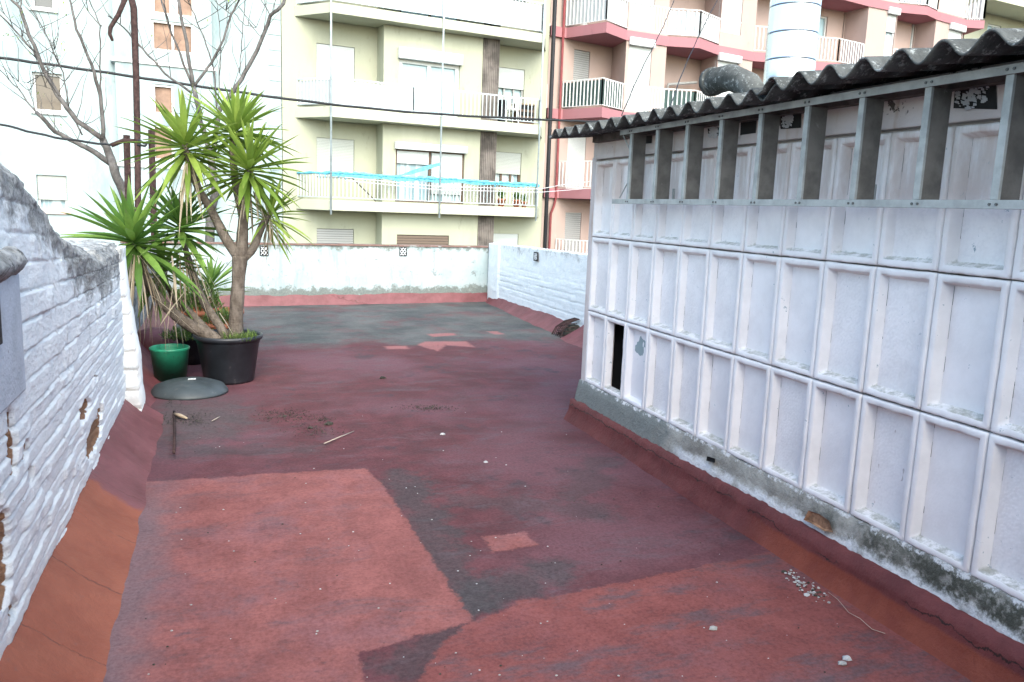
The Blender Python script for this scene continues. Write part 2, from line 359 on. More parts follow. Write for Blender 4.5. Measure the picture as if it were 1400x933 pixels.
def leafm(name, a, b, tr=.35, tip=None):
    g = G(name); r, gr, bb = g.attr()[:3]
    col = g.mix(r, a, b)
    if tip: col = g.mix(g.ramp(gr, .75, 1.0), col, tip)
    col = g.mix(g.ramp(g.noise(26, 3, stretch=(1, 1, .3)), .35, .75, 0, .25), col, tuple(x*.5 for x in a))
    g.done(col, .55, 0, .3)
    t = g.n.new('ShaderNodeBsdfTranslucent'); g.put(t.inputs[0], col); mx = g.n.new('ShaderNodeMixShader'); mx.inputs[0].default_value = tr
    g.l.new(g.b.outputs[0], mx.inputs[1]); g.l.new(t.outputs[0], mx.inputs[2]); g.l.new(mx.outputs[0], g.out.inputs[0]); return g.m
M['leaf'] = leafm('yucca_leaf', (.13, .22, .03), (.40, .52, .11), tip=(.25, .30, .07))
M['leafd'] = leafm('yucca_leaf_deep', (.08, .18, .035), (.26, .41, .085), tip=(.2, .28, .09))
M['dry'] = leafm('dry_leaf', (.23, .18, .12), (.52, .45, .34), .25)
M['weed'] = leafm('weed_leaf', (.06, .12, .03), (.2, .28, .07))
M['young'] = leafm('young_leaf', (.25, .35, .06), (.42, .5, .16))
M['rust'] = simple('rusty_steel', (.055, .032, .03), .85, .2, var=.4, scale=20, dirt=(.13, .08, .075), dthr=.6, dscale=16)
M['cable'] = simple('black_cable', (.02, .022, .025), .6)
M['cord'] = simple('white_cord', (.7, .7, .72), .6)
M['twig'] = simple('dry_twig', (.35, .28, .2), .9, var=.3)
M['straw'] = simple('pale_straw', (.36, .31, .26), .8)
M['plasterbit'] = simple('plaster_crumb', (.42, .43, .44), .9, bump=.5)
M['stone'] = simple('grey_pebble', (.33, .33, .32), .9, bump=.5)
M['debris'] = simple('dark_leaf_litter', (.05, .047, .038), 1, var=.6, scale=30)
M['asphalt'] = simple('asphalt', (.05, .05, .05), .9)
def stucco(name, c, st, amt=.5, vs=(1, 1, .35)):
    g = G(name); n = g.noise(.8, 6, .6); blot = g.noise(2.3, 7, .75, stretch=(1, 1, .45)); v = g.noise(1.1, 6, .65, stretch=vs); n3 = g.noise(25, 4)
    col = g.mix(g.ramp(n, .35, .65), tuple(x*.95 for x in c), c); col = g.mix(g.ramp(v, .48, .68, 0, amt), col, st)
    col = g.mix(g.ramp(blot, .58, .70, 0, .35), col, tuple(x*.62 for x in st)); g.bump(n3, .2, .01); return g.done(col, .9, 0, .15)
M['ylw'] = stucco('pale_yellow_stucco', (.39, .405, .32), (.31, .325, .25), .5)
M['ylw2'] = stucco('cream_slab', (.47, .48, .38), (.38, .39, .31), .4)
M['wht'] = stucco('white_stucco', (.36, .44, .45), (.24, .32, .345), .85)
M['pnk'] = stucco('salmon_stucco', (.42, .33, .30), (.36, .28, .25), .4)
M['band'] = stucco('rose_band', (.36, .17, .19), (.30, .16, .18), .5)
M['whtp'] = simple('white_paint', (.62, .64, .64), .6, var=.04)
M['greyfr'] = simple('grey_frame', (.33, .34, .34), .6)
M['brownfr'] = simple('brown_frame', (.13, .085, .06), .6)
M['railm'] = simple('galvanised_rail', (.52, .60, .64), .5, .3)
M['panelw'] = simple('white_screen', (.45, .48, .5), .7, var=.05)
M['woodstrip'] = simple('dark_slat_cladding', (.125, .11, .10), .8, var=.5, scale=2.2)
def shutter(name, c, gap, k=22):
    g = G(name); x, y, z = g.xyz(); f = g.math('FRACT', g.math('MULTIPLY', z, k)); g.bump(g.ramp(f, .0, .9), .5, .02)
    return g.done(g.mix(g.ramp(f, .1, .22, 1, 0), c, gap), .6)
M['shut'] = shutter('roller_slats', (.50, .53, .50), (.26, .28, .27))
M['shutw'] = shutter('white_roller_slats', (.56, .60, .60), (.42, .45, .46))
M['louver'] = shutter('grey_louvre', (.35, .36, .36), (.09, .09, .09), 14)
M['brownlouver'] = shutter('brown_louvre', (.16, .12, .095), (.03, .025, .02), 12)
def glass(name, c, r=.12):
    g = G(name); n = g.noise(1.4, 3); return g.done(g.mix(n, tuple(x*.8 for x in c), c), r, 0, .6)
M['glass'] = glass('window_glass', (.05, .055, .06)); M['glassc'] = glass('sky_glass', (.42, .60, .66), .15)
M['glassb'] = glass('brownish_glass', (.09, .07, .06)); M['orangeblind'] = simple('faded_brown_blind', (.27, .18, .135), .8, var=.25, scale=3)
def curtain():
    g = G('net_curtain'); x, y, z = g.xyz(); f = g.noise(9, 3, stretch=(1, 1, .02)); return g.done(g.mix(g.ramp(f, .4, .6), (.26, .38, .43), (.62, .72, .76)), .4, 0, .5)
M['curtain'] = curtain()
M['net'] = simple('turquoise_net', (.13, .46, .60), .8, var=.3, scale=12, bump=.6, bscale=30)
M['drain'] = simple('red_downpipe', (.20, .045, .05), .6)
M['sill'] = simple('rose_sill', (.62, .42, .38), .8)
# ------------------------------------------------------------------ setting: ground
def grid_sheet(x0, x1, y0, y1, nx, ny, zf):
    vs = [(x0+(x1-x0)*i/nx, y0+(y1-y0)*j/ny) for j in range(ny+1) for i in range(nx+1)]
    return [(x, y, zf(x, y)) for x, y in vs], [(j*(nx+1)+i, j*(nx+1)+i+1, (j+1)*(nx+1)+i+1, (j+1)*(nx+1)+i) for j in range(ny) for i in range(nx)]
b = MB(); b.add(*grid_sheet(-1.1, 4.75, -2, 13.3, 117, 300, lambda x, y: .006*fbm(x*1.2, y*1.2)+.002*fbm(x*6, y*6)))
tag(b.build('terrace_floor', M['floor'], smooth=True), 'flat roof terrace painted maroon with lighter red patches', None, kind='structure')
b = MB(); b.box(-1.1, 4.75, -2, 13.3, -.3, -.03); tag(b.build('terrace_slab', M['greyrender']), None, None, kind='structure')
b = MB(); b.add([(-200, -200, -7.2), (200, -200, -7.2), (200, 200, -7.2), (-200, 200, -7.2)], [(0, 1, 2, 3)])
tag(b.build('street', M['asphalt']), None, None, kind='structure')
# host building under the terrace
b = MB(); b.box(-1.1, 4.75, -2, 13.2, -7.2, -.3); tag(b.build('building_below', M['wht']), 'white building under the roof terrace, hidden from view', 'building')
sh_ = thing('added_shade_house', (2, -2, 0), 'unseen rendered house added behind the viewer to shade the near end of the terrace', 'building')  # added unseen block that keeps light from behind off the near terrace
b = MB(); b.box(-1.3, 4.75, -2.5, -1.6, 0, 2.7); b.build('wall', simple('shade_house_render', (.50, .48, .45), .9, bump=.3), sh_)
b = MB(); b.box(-1.4, 4.85, -2.6, -1.5, 2.701, 2.8); b.build('roof', M['greyrender'], sh_)
b = MB(); b.box(-.2, .7, -1.598, -1.56, .02, 2.05); b.build('door', M['brownfr'], sh_, bevel=.01)
# ------------------------------------------------------------------ walls
def cant(parent, pts_in, pts_out, zt, m, flare=0, n=60, segs=8, z0=-.01):
    """sloping painted fillet between two plan lines (wall side -> floor side)"""
    b = MB(); vs = []
    for i in range(n+1):
        t = i/n; a = Vector(pts_in[0]).lerp(Vector(pts_in[1]), t); c = Vector(pts_out[0]).lerp(Vector(pts_out[1]), t)
        zz = zt*(1+.10*fbm(a.x*2.2, a.y*2.2, 3)); 
        for j in range(segs+1):
            s_ = j/segs; q = a.lerp(c, s_+.0*0); k = (1-s_)**1.25
            wv = .008*fbm(a.x*4+j*.3, a.y*4, 1)
            off = .014*fbm(a.x*3, a.y*3, 8)*s_
            d = (c-a).normalized()
            vs.append((q.x+d.x*off, q.y+d.y*off, z0+zz*k+wv*(s_ < .99)))
    fs = [(i*(segs+1)+j, (i+1)*(segs+1)+j, (i+1)*(segs+1)+j+1, i*(segs+1)+j+1) for i in range(n) for j in range(segs)]
    b.add(vs, fs); return b.build('cant_strip', m, parent, True)
# left brick wall ---------------------------------------------------
TOP = [(-2, 2.2), (1.5, 1.98), (2.4, 1.80), (2.94, 1.72), (3.17, 1.69), (3.44, 1.60), (4.18, 1.41), (4.71, 1.32), (5.2, 1.27), (5.73, 1.255), (6.2, 1.25)]
def lerp_tab(T, y):
    for (a, p), (c, q) in zip(T, T[1:]):
        if y <= c: return p+(q-p)*max(0, (y-a))/(c-a)
    return T[-1][1]
def hsh(i, j): return noise.cell(Vector((i*1.37+.5, j*2.11+.5, .5)))
HOLES = [(4.32, .545, .17, .05), (4.55, .33, .30, .085), (4.8, .40, .08, .05), (2.88, .80, .05, .12), (2.66, .50, .11, .17), (3.05, .72, .04, .05), (3.12, .60, .03, .03), (4.7, .62, .04, .02), (2.75, .28, .05, .04)]
def brickh(y, z, zt):
    zz = z + .10*max(0, z-.75)*(y-3)
    if zz < .82: cz = zz/.064; off = 0
    else: cz = .82/.064+(zz-.82)/.105; off = 7
    cz += .10*fbm(y*.8, z*.9, 5, 2)+.10*fbm(y*6, math.floor(cz), 2, 2)
    j = math.floor(cz); fz = cz-j
    L = .29 if off == 0 else .33
    cy = y/L+.5*(j % 2)+.3*hsh(j, 3); i = math.floor(cy); fy = cy-i
    eh = .064 if off == 0 else .105
    dz = min(fz, 1-fz)*eh; dy = min(fy, 1-fy)*L
    m = sst(0.0, .009, dz)*(.78+.22*sst(0, .007, dy))
    up = sst(.0, .28, zt-z)
    h = m*(.010+.006*hsh(i, j+9))*(.45+.55*up) + .0022*fbm(y*5, z*9, 2)+.0024*fbm(y*34, z*60, 4)
    h *= 1-.5*sst(.1, .5, fbm(y*2.3, z*2.9, 11))
    mort = (1-m)
    return h, mort
b = MB(); vs = []; cols = []
ys = []; y_ = -.6
while y_ < 6.2: ys.append(y_); y_ += (.05 if y_ < 2.2 else .018)
ys.append(6.2); NZ = 290; NT = 14
for y in ys:
    zt = lerp_tab(TOP, y) + .022*fbm(y*5, 1.3)+.02*math.floor(1.5*hsh(math.floor(y/.31), 2))*.6
    for k in range(NZ+1):
        z = zt*k/NZ; h, mo = brickh(y, z, zt)
        chip = 0; hb = 0
        for (hy, hz, ry, rz) in HOLES:
            q = math.hypot((y-hy)/ry, (z-hz)/rz) + .35*fbm(y*14, z*18, 6)
            if q < 1.15: chip = max(chip, 1-sst(.75, 1.05, q))
        grime = 1-sst(.02, .30+.22*(fbm(y*3, 2)+.3), zt-z)
        grime = max(grime, sst(3.6, 4.3, y)*(1-sst(5.5, 6.0, y))*(1-sst(.10, .42+.2*fbm(y*4, 1), zt-z)))
        if fbm(y*9, z*4, 20) > .45 and zt-z < .7: grime = max(grime, .45)
        rough = .014*grime*fbm(y*11, z*13, 9)
        rnd_in = .05*sst(.05, 0, 0) if False else -.045*(1-sst(0, .06, zt-z))
        vs.append((-.655+h+rough+rnd_in-.03*chip, y, z)); cols.append((grime, chip, mo*.55))
    for k in range(1, NT+1):
        t = k/NT; x = -.70-.30*t
        vs.append((x, y, zt+.02*fbm(x*9, y*9)+.012*math.sin(t*3.1))); cols.append((.8+.2*fbm(x*5, y*5), 0, 0))
    vs.append((-1.0, y, 0)); cols.append((.2, 0, 0))
K = NZ+NT+2
fs = [(i*K+k, (i+1)*K+k, (i+1)*K+k+1, i*K+k+1) for i in range(len(ys)-1) for k in range(K-1)]
fs.append(tuple((len(ys)-1)*K+k for k in range(K))); fs.append(tuple(range(K))[::-1])
b.add(vs, fs, 0, cols)
lw = thing('brick_wall', (-.8, 4, 0), 'rough white painted brick wall on the left with a slanting mossy top', 'wall')
b.build('masonry', M['brick'], lw, True)
# end pier
def stub(parent, name, xs, y0, y1, ztop, mat, ny=1):
    b = MB(); vs = []; cols = []; n = 110; nx = 10
    for k in range(n+1):
        t = k/n; z = ztop*t; xr = xs(z)
        for i in range(nx+1):
            x = -.72+(xr+.72)*i/nx
            fz = z/.13+.35*fbm(x*2, z*3, 4); fz -= math.floor(fz); m = sst(0, .16, min(fz, 1-fz))
            vs.append((x+(.006*fbm(z*9, 3) if i else 0), y0-.009*m-.010*fbm(x*7, z*7, 3), z)); cols.append(((1-sst(.02, .18, ztop-z))*.6+.12, 0, (1-m)*1.0))
        vs.append((xr, y1, z)); cols.append((.35, 0, 0))
    K = nx+2; fs = [(k*K+i, k*K+i+1, (k+1)*K+i+1, (k+1)*K+i) for k in range(n) for i in range(K-1)]
    e = n*K; vs.append((-.72, y1, ztop)); cols.append((.9, 0, 0)); fs.append(tuple(range(e, e+K))+(len(vs)-1,))
    b.add(vs, fs, 0, cols); return b.build(name, mat, parent, True)
stub(lw, 'end_pier', lambda z: -.555-.085*sst(.2, 1.2, z)+.01*fbm(z*5, 1), 6.0, 6.32, 1.24, M['brick'])
# plaster niche, ledge and lattice vent in the left wall
b = MB(); b.box(-.70, -.632, 1.9, 3.05, .93, 1.335); np_ = b.build('plaster_panel', M['greyrender'], lw, bevel=.01)
b = MB(); vs = []; fs = []; n = 60
for i in range(n+1):
    y = 1.9+1.10*i/n
    for a in range(10):
        q = 2*math.pi*a/10; r = .045*(1+.35*fbm(y*9, a*.7))
        vs.append((-.645+r*1.1*math.cos(q), y, 1.375+r*math.sin(q)))
fs = [(i*10+a, i*10+(a+1) % 10, (i+1)*10+(a+1) % 10, (i+1)*10+a) for i in range(n) for a in range(10)]+[tuple(range(n*10, n*10+10))]
b.add(vs, fs); b.build('ledge', M['mossy'], lw, True)
def lattice(parent, c, ax, w_, h_, nrm, thick=.02, wall_m=None, pat=True):
    """lattice vent: frame + backing + crossed bars; ax = unit dir along the width, nrm = outward"""
    c = Vector(c); ax = Vector(ax); nrm = Vector(nrm)
    P = lambda u, v, d: c+ax*u+Vector((0, 0, v))+nrm*d
    def bx(b, u0, u1, v0, v1, d0, d1, m=0): b.box(u0, u1, v0, v1, d0, d1, m, tf=lambda u, v, d: P(u, v, d))
    b = MB(); bx(b, -w_/2, w_/2, -h_/2, h_/2, .002, .006, 0)
    f_ = w_*.10
    for (u0, u1, v0, v1) in ((-w_/2, w_/2, -h_/2, -h_/2+f_), (-w_/2, w_/2, h_/2-f_, h_/2), (-w_/2, -w_/2+f_, -h_/2+f_, h_/2-f_), (w_/2-f_, w_/2, -h_/2+f_, h_/2-f_)):
        bx(b, u0, u1, v0, v1, .006, .016, 0)
    nx, nz = 2, max(1, round(h_/w_*2)); cw, ch = (w_-2*f_)/nx, (h_-2*f_)/nz
    for i in range(nx):
        for k in range(nz):
            cu = -w_/2+f_+cw*(i+.5); cv = -h_/2+f_+ch*(k+.5)
            for s_ in (1, -1):
                d = Vector((cw, s_*ch)).normalized(); nn = Vector((-d.y, d.x))*w_*.035; e = Vector((cw/2, s_*ch/2))
                q = [Vector((cu, cv))-e+nn, Vector((cu, cv))-e-nn, Vector((cu, cv))+e-nn, Vector((cu, cv))+e+nn]
                vs = [P(p.x, p.y, dd) for dd in (.007+.001*(s_ > 0), .013+.0015*(s_ > 0)) for p in q]
                b.add(vs, [(0, 1, 2, 3), (4, 5, 6, 7), (0, 1, 5, 4), (1, 2, 6, 5), (2, 3, 7, 6), (3, 0, 4, 7)], 1)
    return b.build('lattice_vent', [M['black'], M['tile_white']], parent)
lattice(lw, (-.632, 2.60, 1.235), (0, 1, 0), .22, .17, (1, 0, 0))
cant(lw, ((-.66, -.6, 0), (-.66, 6.25, 0)), ((-.36, -.6, 0), (-.40, 6.25, 0)), .215, M['cant'], n=120)
# low wall behind the pier
sw = thing('low_wall', (-.9, 9.5, 0), 'low grey weathered wall behind the potted plants on the left', 'wall')
b = MB(); b.box(-1.08, -.80, 6.33, 12.58, 0, .9); b.build('masonry', M['mossy'], sw, bevel=.015)
cant(sw, ((-.80, 6.33, 0), (-.80, 12.5, 0)), ((-.50, 6.33, 0), (-.55, 12.5, 0)), .26, M['cant_far'])
# back wall -----------------------------------------------------------
A_ = math.radians(83.3); bd = Vector((math.sin(A_), math.cos(A_), 0)); bn = Vector((bd.y, -bd.x, 0))
BW = thing('parapet_wall', (2.0, 12.9, 0), 'stained white plastered parapet across the far end with a thin brown coping', 'wall')
p0 = Vector((.06, 12.65, 0)); tfb = lambda u, v, z: p0+bd*u-bn*v+Vector((0, 0, z))
b = MB(); nu, nz = 150, 24; vs = []
for k in range(nz+1):
    for i in range(nu+1):
        u = -1.4+5.78*i/nu; z = .93*k/nz
        vs.append(tfb(u, .008*fbm(u*2, z*2.5)+.003*fbm(u*12, z*12), z))
b.add(vs, [(k*(nu+1)+i, k*(nu+1)+i+1, (k+1)*(nu+1)+i+1, (k+1)*(nu+1)+i) for k in range(nz) for i in range(nu)])
b.box(-1.4, 4.38, .02, .2, 0, .93, 0, tfb)
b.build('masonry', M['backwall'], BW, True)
b = MB()
for i in range(24): 
    u = -1.4+5.76*i/24; b.box(u+.002, u+.238, -.02+rnd(-.004, .004), .22, .932, .952+rnd(-.003, .003), 0, tfb)
b.build('coping', M['coping'], BW)
for px_, py_ in ((361, 343), (551, 344)):
    d = ray(px_, py_); nrm = bn; t = (p0-EYE).dot(nrm)/d.dot(nrm); q = EYE+d*t
    lattice(BW, q, bd, .125, .15, bn)
cant(BW, (tfb(-1.4, 0, 0), tfb(4.36, 0, 0)), (tfb(-1.4, -.07, 0), tfb(4.3, -.07, 0)), .17, M['cant_far'], n=90)
# right far wall -------------------------------------------------------
RW = thing('parapet_wall', (4.4, 10, 0), 'short white painted brick parapet at the far right beyond the shed corner', 'wall')
b = MB(); vs = []; cols = []; ny, nz = 260, 70
zt_ = lambda y: 1.015+.05*(13.05-y)/3.8+.012*fbm(y*6, 4)
for i in range(ny+1):
    y = 5.6+7.5*i/ny; zt = zt_(y)
    for k in range(nz+1):
        z = zt*k/nz; j = math.floor(z/.085); fz = z/.085-j; cy = y/.3+.5*(j % 2); fy = cy-math.floor(cy)
        m = sst(0, .10, min(fz, 1-fz))*(.75+.25*sst(0, .04, min(fy, 1-fy))); up = 1-sst(.55, .8, z)
        pil = sst(12.55, 12.6, y)
        vs.append((4.36-(.010*m*up*(1-pil))-.006*fbm(y*6, z*7)-.03*pil, y, z))
        gr = (1-sst(.0, .32, zt-z))*(.48+.3*fbm(y*5, z*5))+(.30 if up and fbm(y*2, z*4, 7) > .18 else 0)
        cols.append((gr*(1-.7*pil), 0, (1-m)*up*(.55+.7*fbm(y*3, z*9))*(1-pil)))
    vs.append((4.44, y, zt+.01)); cols.append((.5, 0, 0)); vs.append((4.55, y, zt-.02)); cols.append((.4, 0, 0)); vs.append((4.56, y, 0)); cols.append((0, 0, 0))
K = nz+4
b.add(vs, [(i*K+k, i*K+k+1, (i+1)*K+k+1, (i+1)*K+k) for i in range(ny) for k in range(K-1)]+[tuple(range(ny*K, ny*K+K))], 0, cols)
b.build('masonry', M['brick'], RW, True)
q = pX(733, 351, 4.34); lattice(RW, (4.345, q.y, q.z), (0, -1, 0), .15, .13, (-1, 0, 0))
cant(RW, ((4.37, 9.55, 0), (4.37, 13.05, 0)), ((4.06, 9.5, 0), (4.26, 13.0, 0)), .17, M['cant_far'])
cant(RW, ((4.37, 5.6, 0), (4.37, 9.2, 0)), ((4.0, 5.6, 0), (3.98, 9.2, 0)), .19, M['cant_far'])
# wicker-like rusty drain basket
dg = thing('drain_cage', (4.2, 9.37, 0), 'rusty wire cage over the drain at the foot of the far right wall', 'drain cover')
b = MB()
for i in range(9):
    a = math.pi*i/8; y0 = 9.37-.15*math.cos(a)
    b.tube([(4.05+.02*math.sin(a), y0, 0), (4.10, 9.37-.13*math.cos(a), .11), (4.20, 9.37-.09*math.cos(a), .19), (4.34, 9.37-.07*math.cos(a), .23)], .006, 5)
for zz, r in ((.03, .16), (.08, .15), (.13, .12), (.18, .09)):
    b.tube([(4.30-(r+.08)*math.sin(math.pi*k/10), 9.37-r*math.cos(math.pi*k/10), zz) for k in range(11)], .006, 5)
b.build('wire_cage', M['rust'], dg)
b = MB(); b.lathe((4.30, 9.37, .0), [(.16, 0), (.13, .08), (.08, .14), (.0, .16)], 16); b.build('leaf_litter', M['debris'], dg, True)
# ------------------------------------------------------------------ shed
XW = 2.6; YE = 5.5; PW = .309; Y0 = 5.43
shed = thing('shed', (4, 2, 0), 'lilac white shed of precast blocks with a corrugated roof, on the right', 'shed')
b = MB()
hy1, hy0 = Y0-PW-.03, Y0-2*PW+.03; hz0, hz1 = .345, .85
b.box(XW+.052, XW+.060, hy1, YE, .0, 2.183); b.box(XW+.052, XW+.060, -2, hy0, .0, 2.183)
b.box(XW+.052, XW+.060, hy0, hy1, 0, hz0); b.box(XW+.052, XW+.060, hy0, hy1, hz1, 2.183)
b.box(XW+.061, 4.3, YE-.14, YE, 0, 2.18); b.box(4.2, 4.3, -2, YE-.14, 0, 2.3); b.box(XW+.061, 4.2, -2, -1.9, 0, 2.18)
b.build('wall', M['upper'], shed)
b = MB(); b.box(2.95, 3.0, 4.0, 5.3, 0, 2.1); b.box(2.67, 2.95, 4.0, 4.05, 0, 2.1); b.box(2.67, 2.95, 5.2, 5.3, 0, 2.1); b.box(2.67, 2.95, 4.05, 5.2, 1.0, 1.05); b.box(2.67, 2.95, 4.05, 5.2, .1, .15); b.build('shade_box', M['dark'], shed)  # added near-black box giving the shade inside the knocked-out block
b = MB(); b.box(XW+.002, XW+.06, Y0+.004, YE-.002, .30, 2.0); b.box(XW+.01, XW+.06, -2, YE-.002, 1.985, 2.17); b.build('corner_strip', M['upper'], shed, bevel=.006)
def block_bm(deep, seed, peel=False, pebble=1):
    """one precast block: rounded rim, sloping reveal, recessed pebbled field; local y from 0 to -PW"""
    rs = random.Random(seed); W = PW-.006; Hh = .553-.007
    prof = [(0, .05), (0, .009), (.003, .002), (.008, 0), (.025, .0005), (.029, .004), (.039, deep*.88), (.043, deep)]
    b = MB(); vs = []; cols = []; N = 30
    for pi_, (ins, d) in enumerate(prof):
        l, r_, bt, tp = ins, W-ins, ins, Hh-ins
        pts = [(l+(r_-l)*i/N, bt) for i in range(N)]+[(r_, bt+(tp-bt)*i/N) for i in range(N)]+[(r_-(r_-l)*i/N, tp) for i in range(N)]+[(l, tp-(tp-bt)*i/N) for i in range(N)]
        for (u, v) in pts:
            wob = (.0024*noise.noise(Vector((u*14+seed, v*14, pi_*.2)))+.0016*noise.noise(Vector((u*60+seed, v*60, pi_)))) if 0 < pi_ < len(prof)-1 else 0
            low = 1-sst(0, .10, v-.04)
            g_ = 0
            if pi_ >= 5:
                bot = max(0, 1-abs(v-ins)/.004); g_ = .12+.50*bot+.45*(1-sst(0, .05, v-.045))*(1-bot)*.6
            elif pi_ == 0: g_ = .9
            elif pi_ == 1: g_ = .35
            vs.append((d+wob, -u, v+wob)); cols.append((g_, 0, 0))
    R = 4*N
    fs = [(p*R+i, p*R+(i+1) % R, (p+1)*R+(i+1) % R, (p+1)*R+i) for p in range(len(prof)-1) for i in range(R)]
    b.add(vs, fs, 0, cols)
    if pebble >= 0:
        l, r_, bt, tp = .043, W-.043, .043, Hh-.043; nu, nv = (40, 80) if peel else (10, 22); vs = []; cols = []
        for k in range(nv+1):
            for i in range(nu+1):
                u = l+(r_-l)*i/nu; v = bt+(tp-bt)*k/nv
                d = deep+.001*noise.noise(Vector((u*30+seed, v*30, 0)))
                ed = 1-sst(0, .02, min(u-l, r_-u, v-bt)); lo = 1-sst(0, .07, v-bt)
                pl = 0
                if peel: pl = 1-sst(.02, .075, math.hypot((u-.14)*.9, (v-.40)*.75)*(1+.9*noise.noise(Vector((u*32, v*26, 2)))))
                vs.append((d, -u, v)); cols.append((.16*ed+.42*(1-sst(0, .045, v-bt))*(.5+.8*noise.noise(Vector((u*20, seed, 1)))), pebble, pl))
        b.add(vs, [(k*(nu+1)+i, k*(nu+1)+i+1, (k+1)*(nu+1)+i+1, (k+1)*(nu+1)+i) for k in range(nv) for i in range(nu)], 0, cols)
        if not peel:   # crack line where the field meets the far reveal
            v = bt
            while v < tp-.01:
                h_ = rs.uniform(.008, .09)
                if rs.random() < .68: w_ = rs.uniform(.0012, .0035); b.add([(deep-.002, -l-.001, v), (deep-.002, -l-w_, v+.002), (deep-.002, -l-w_*.7, v+h_), (deep-.002, -l-.001, v+h_)], [(0, 1, 2, 3)], 1)
                v += h_
    return b
protos = {}
def get_block(kind):
    if kind in protos:
        o = protos[kind].copy(); C.objects.link(o); return o
    deep = [.044, .036, .050, .040][kind % 4]
    if kind == 90: b = block_bm(.042, 90, True, 0)
    elif kind == 91: b = block_bm(.045, 91, False, -1)
    else: b = block_bm(deep, kind, False, 1 if kind % 3 else .25)
    WL.setdefault('__b', Vector((0, 0, 0)))
    mats = [M['peel'] if kind == 90 else M['block'], M['dark']]
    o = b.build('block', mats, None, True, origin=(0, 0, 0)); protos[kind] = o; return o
M['peel'] = peel_mat()
rr = random.Random(3)
for r_ in range(3):
    for c_ in range(15):
        kind = rr.randrange(8)
        if r_ == 0 and c_ == 1: kind = 91
        if r_ == 0 and c_ == 2: kind = 90
        o = get_block(kind); o.parent = shed
        o.location = Vector((XW+rr.uniform(-.002, .002), Y0-PW*c_+rr.uniform(-.001, .001), .318+.553*r_+rr.uniform(-.001, .001))) - WL[shed.name]
        if kind == 91: o['label'] = 'block with its field knocked out showing the dark inside'
        if kind == 90: o['label'] = 'block with a patch of peeled paint'
for k, (pts, wp) in enumerate(((((866, 180), (892, 178), (892, 196), (868, 198)), (876, 189)), (((968, 176), (985, 174), (984, 186), (968, 186)), (976, 182)), (((1012, 168), (1034, 165), (1034, 182), (1013, 185)), (1028, 172)), (((1066, 158), (1096, 153), (1096, 175), (1066, 177)), (1078, 166)), (((1306, 116), (1362, 108), (1362, 150), (1306, 148)), (1330, 130)))):
    b = MB(); q = [pX(x, y, XW+.008) for x, y in pts]; q = [Vector((p.x-.001, p.y+rnd(-.008, .008), min(2.16, p.z))) for p in q]
    b.add(q, [(0, 1, 2, 3)], 0); c0 = pX(*wp, XW+.006)
    if k != 2:
        for m_ in range(90):
            a = rnd(0, 6.28); rr_ = .032*(1+.6*(k == 4))*math.sqrt(rnd(0, 1)); c1 = Vector((c0.x, c0.y+1.4*rr_*math.cos(a), min(2.14, c0.z+rr_*math.sin(a)))); t1_ = rnd(.002, .009)
            b.add([c1+Vector((-.003, -t1_, -t1_*rnd(.3, 1))), c1+Vector((-.006, t1_, -t1_*rnd(0, 1))), c1+Vector((-.008, t1_*.7, t1_)), c1+Vector((-.004, -t1_*.8, t1_*.6))], [(0, 1, 2, 3)], 1)
    b.build('broken_hole', [M['dark'], M['plasterbit']], shed)
# plinth with flare, wraps the far corner
b = MB(); vs = []; n = 500; prof = [(0.012, .322), (-.004, .315), (-.014, .26), (-.026, .19), (-.034, .12), (-.045, 0)]
for i in range(n+1):
    y = YE+.01-(YE+2)*i/n; fl = .03*(1-sst(0, .15, YE-y))
    for j, (dx, z) in enumerate(prof):
        s_ = 1 if z < .3 else .4
        hole = 0
        for hy, hz, ry, rz in ((2.585, .26, .075, .035), (3.55, .235, .028, .02)):
            pass
        vs.append((XW+dx+.008*fbm(y*3, z*5, 2)*s_+.005*fbm(y*13, z*20, 5)*s_, y+fl*(.322-z)/.322, z+.01*fbm(y*4, 8)*(z > .2)))
K = len(prof)
b.add(vs, [(i*K+j, i*K+j+1, (i+1)*K+j+1, (i+1)*K+j) for i in range(n) for j in range(K-1)])
vs = [(XW+dx, YE+.01+.03*(.322-z)/.322, z) for dx, z in prof]; m_ = len(vs)
b.add(vs+[(4.3, p[1], p[2]) for p in vs], [(j, j+1, m_+j+1, m_+j) for j in range(m_-1)])
pl_ = b.build('plinth', M['plinth'], shed, True)
# broken holes in the plinth showing raw brick
M['rawbrick'] = simple('raw_brick', (.30, .17, .10), .9, var=.4, scale=25, bump=.6)
for (pts, dpt) in ((((1107, 698), (1122, 703), (1135, 712), (1141, 728), (1128, 726), (1112, 716), (1100, 711)), .0), (((968, 624), (978, 627), (978, 633), (967, 630)), 0)):
    b = MB(); q = [pX(x, y, XW-.040) for x, y in pts]; cen = sum(q, Vector())/len(q)
    q = [Vector((XW-.047, p.y, p.z)) for p in q]
    back = [Vector((XW-.036, cen.y+(p.y-cen.y)*.8, cen.z+(p.z-cen.z)*.8)) for p in q]; k = len(q)
    b.add(q+back, [(i, (i+1) % k, k+(i+1) % k, k+i) for i in range(k)], 0); b.add(back, [tuple(range(k))], 1)
    b.build('broken_hole', [M['dark'] if k == 4 else M['rawbrick'], M['dark'] if k == 4 else M['rawbrick']], shed)
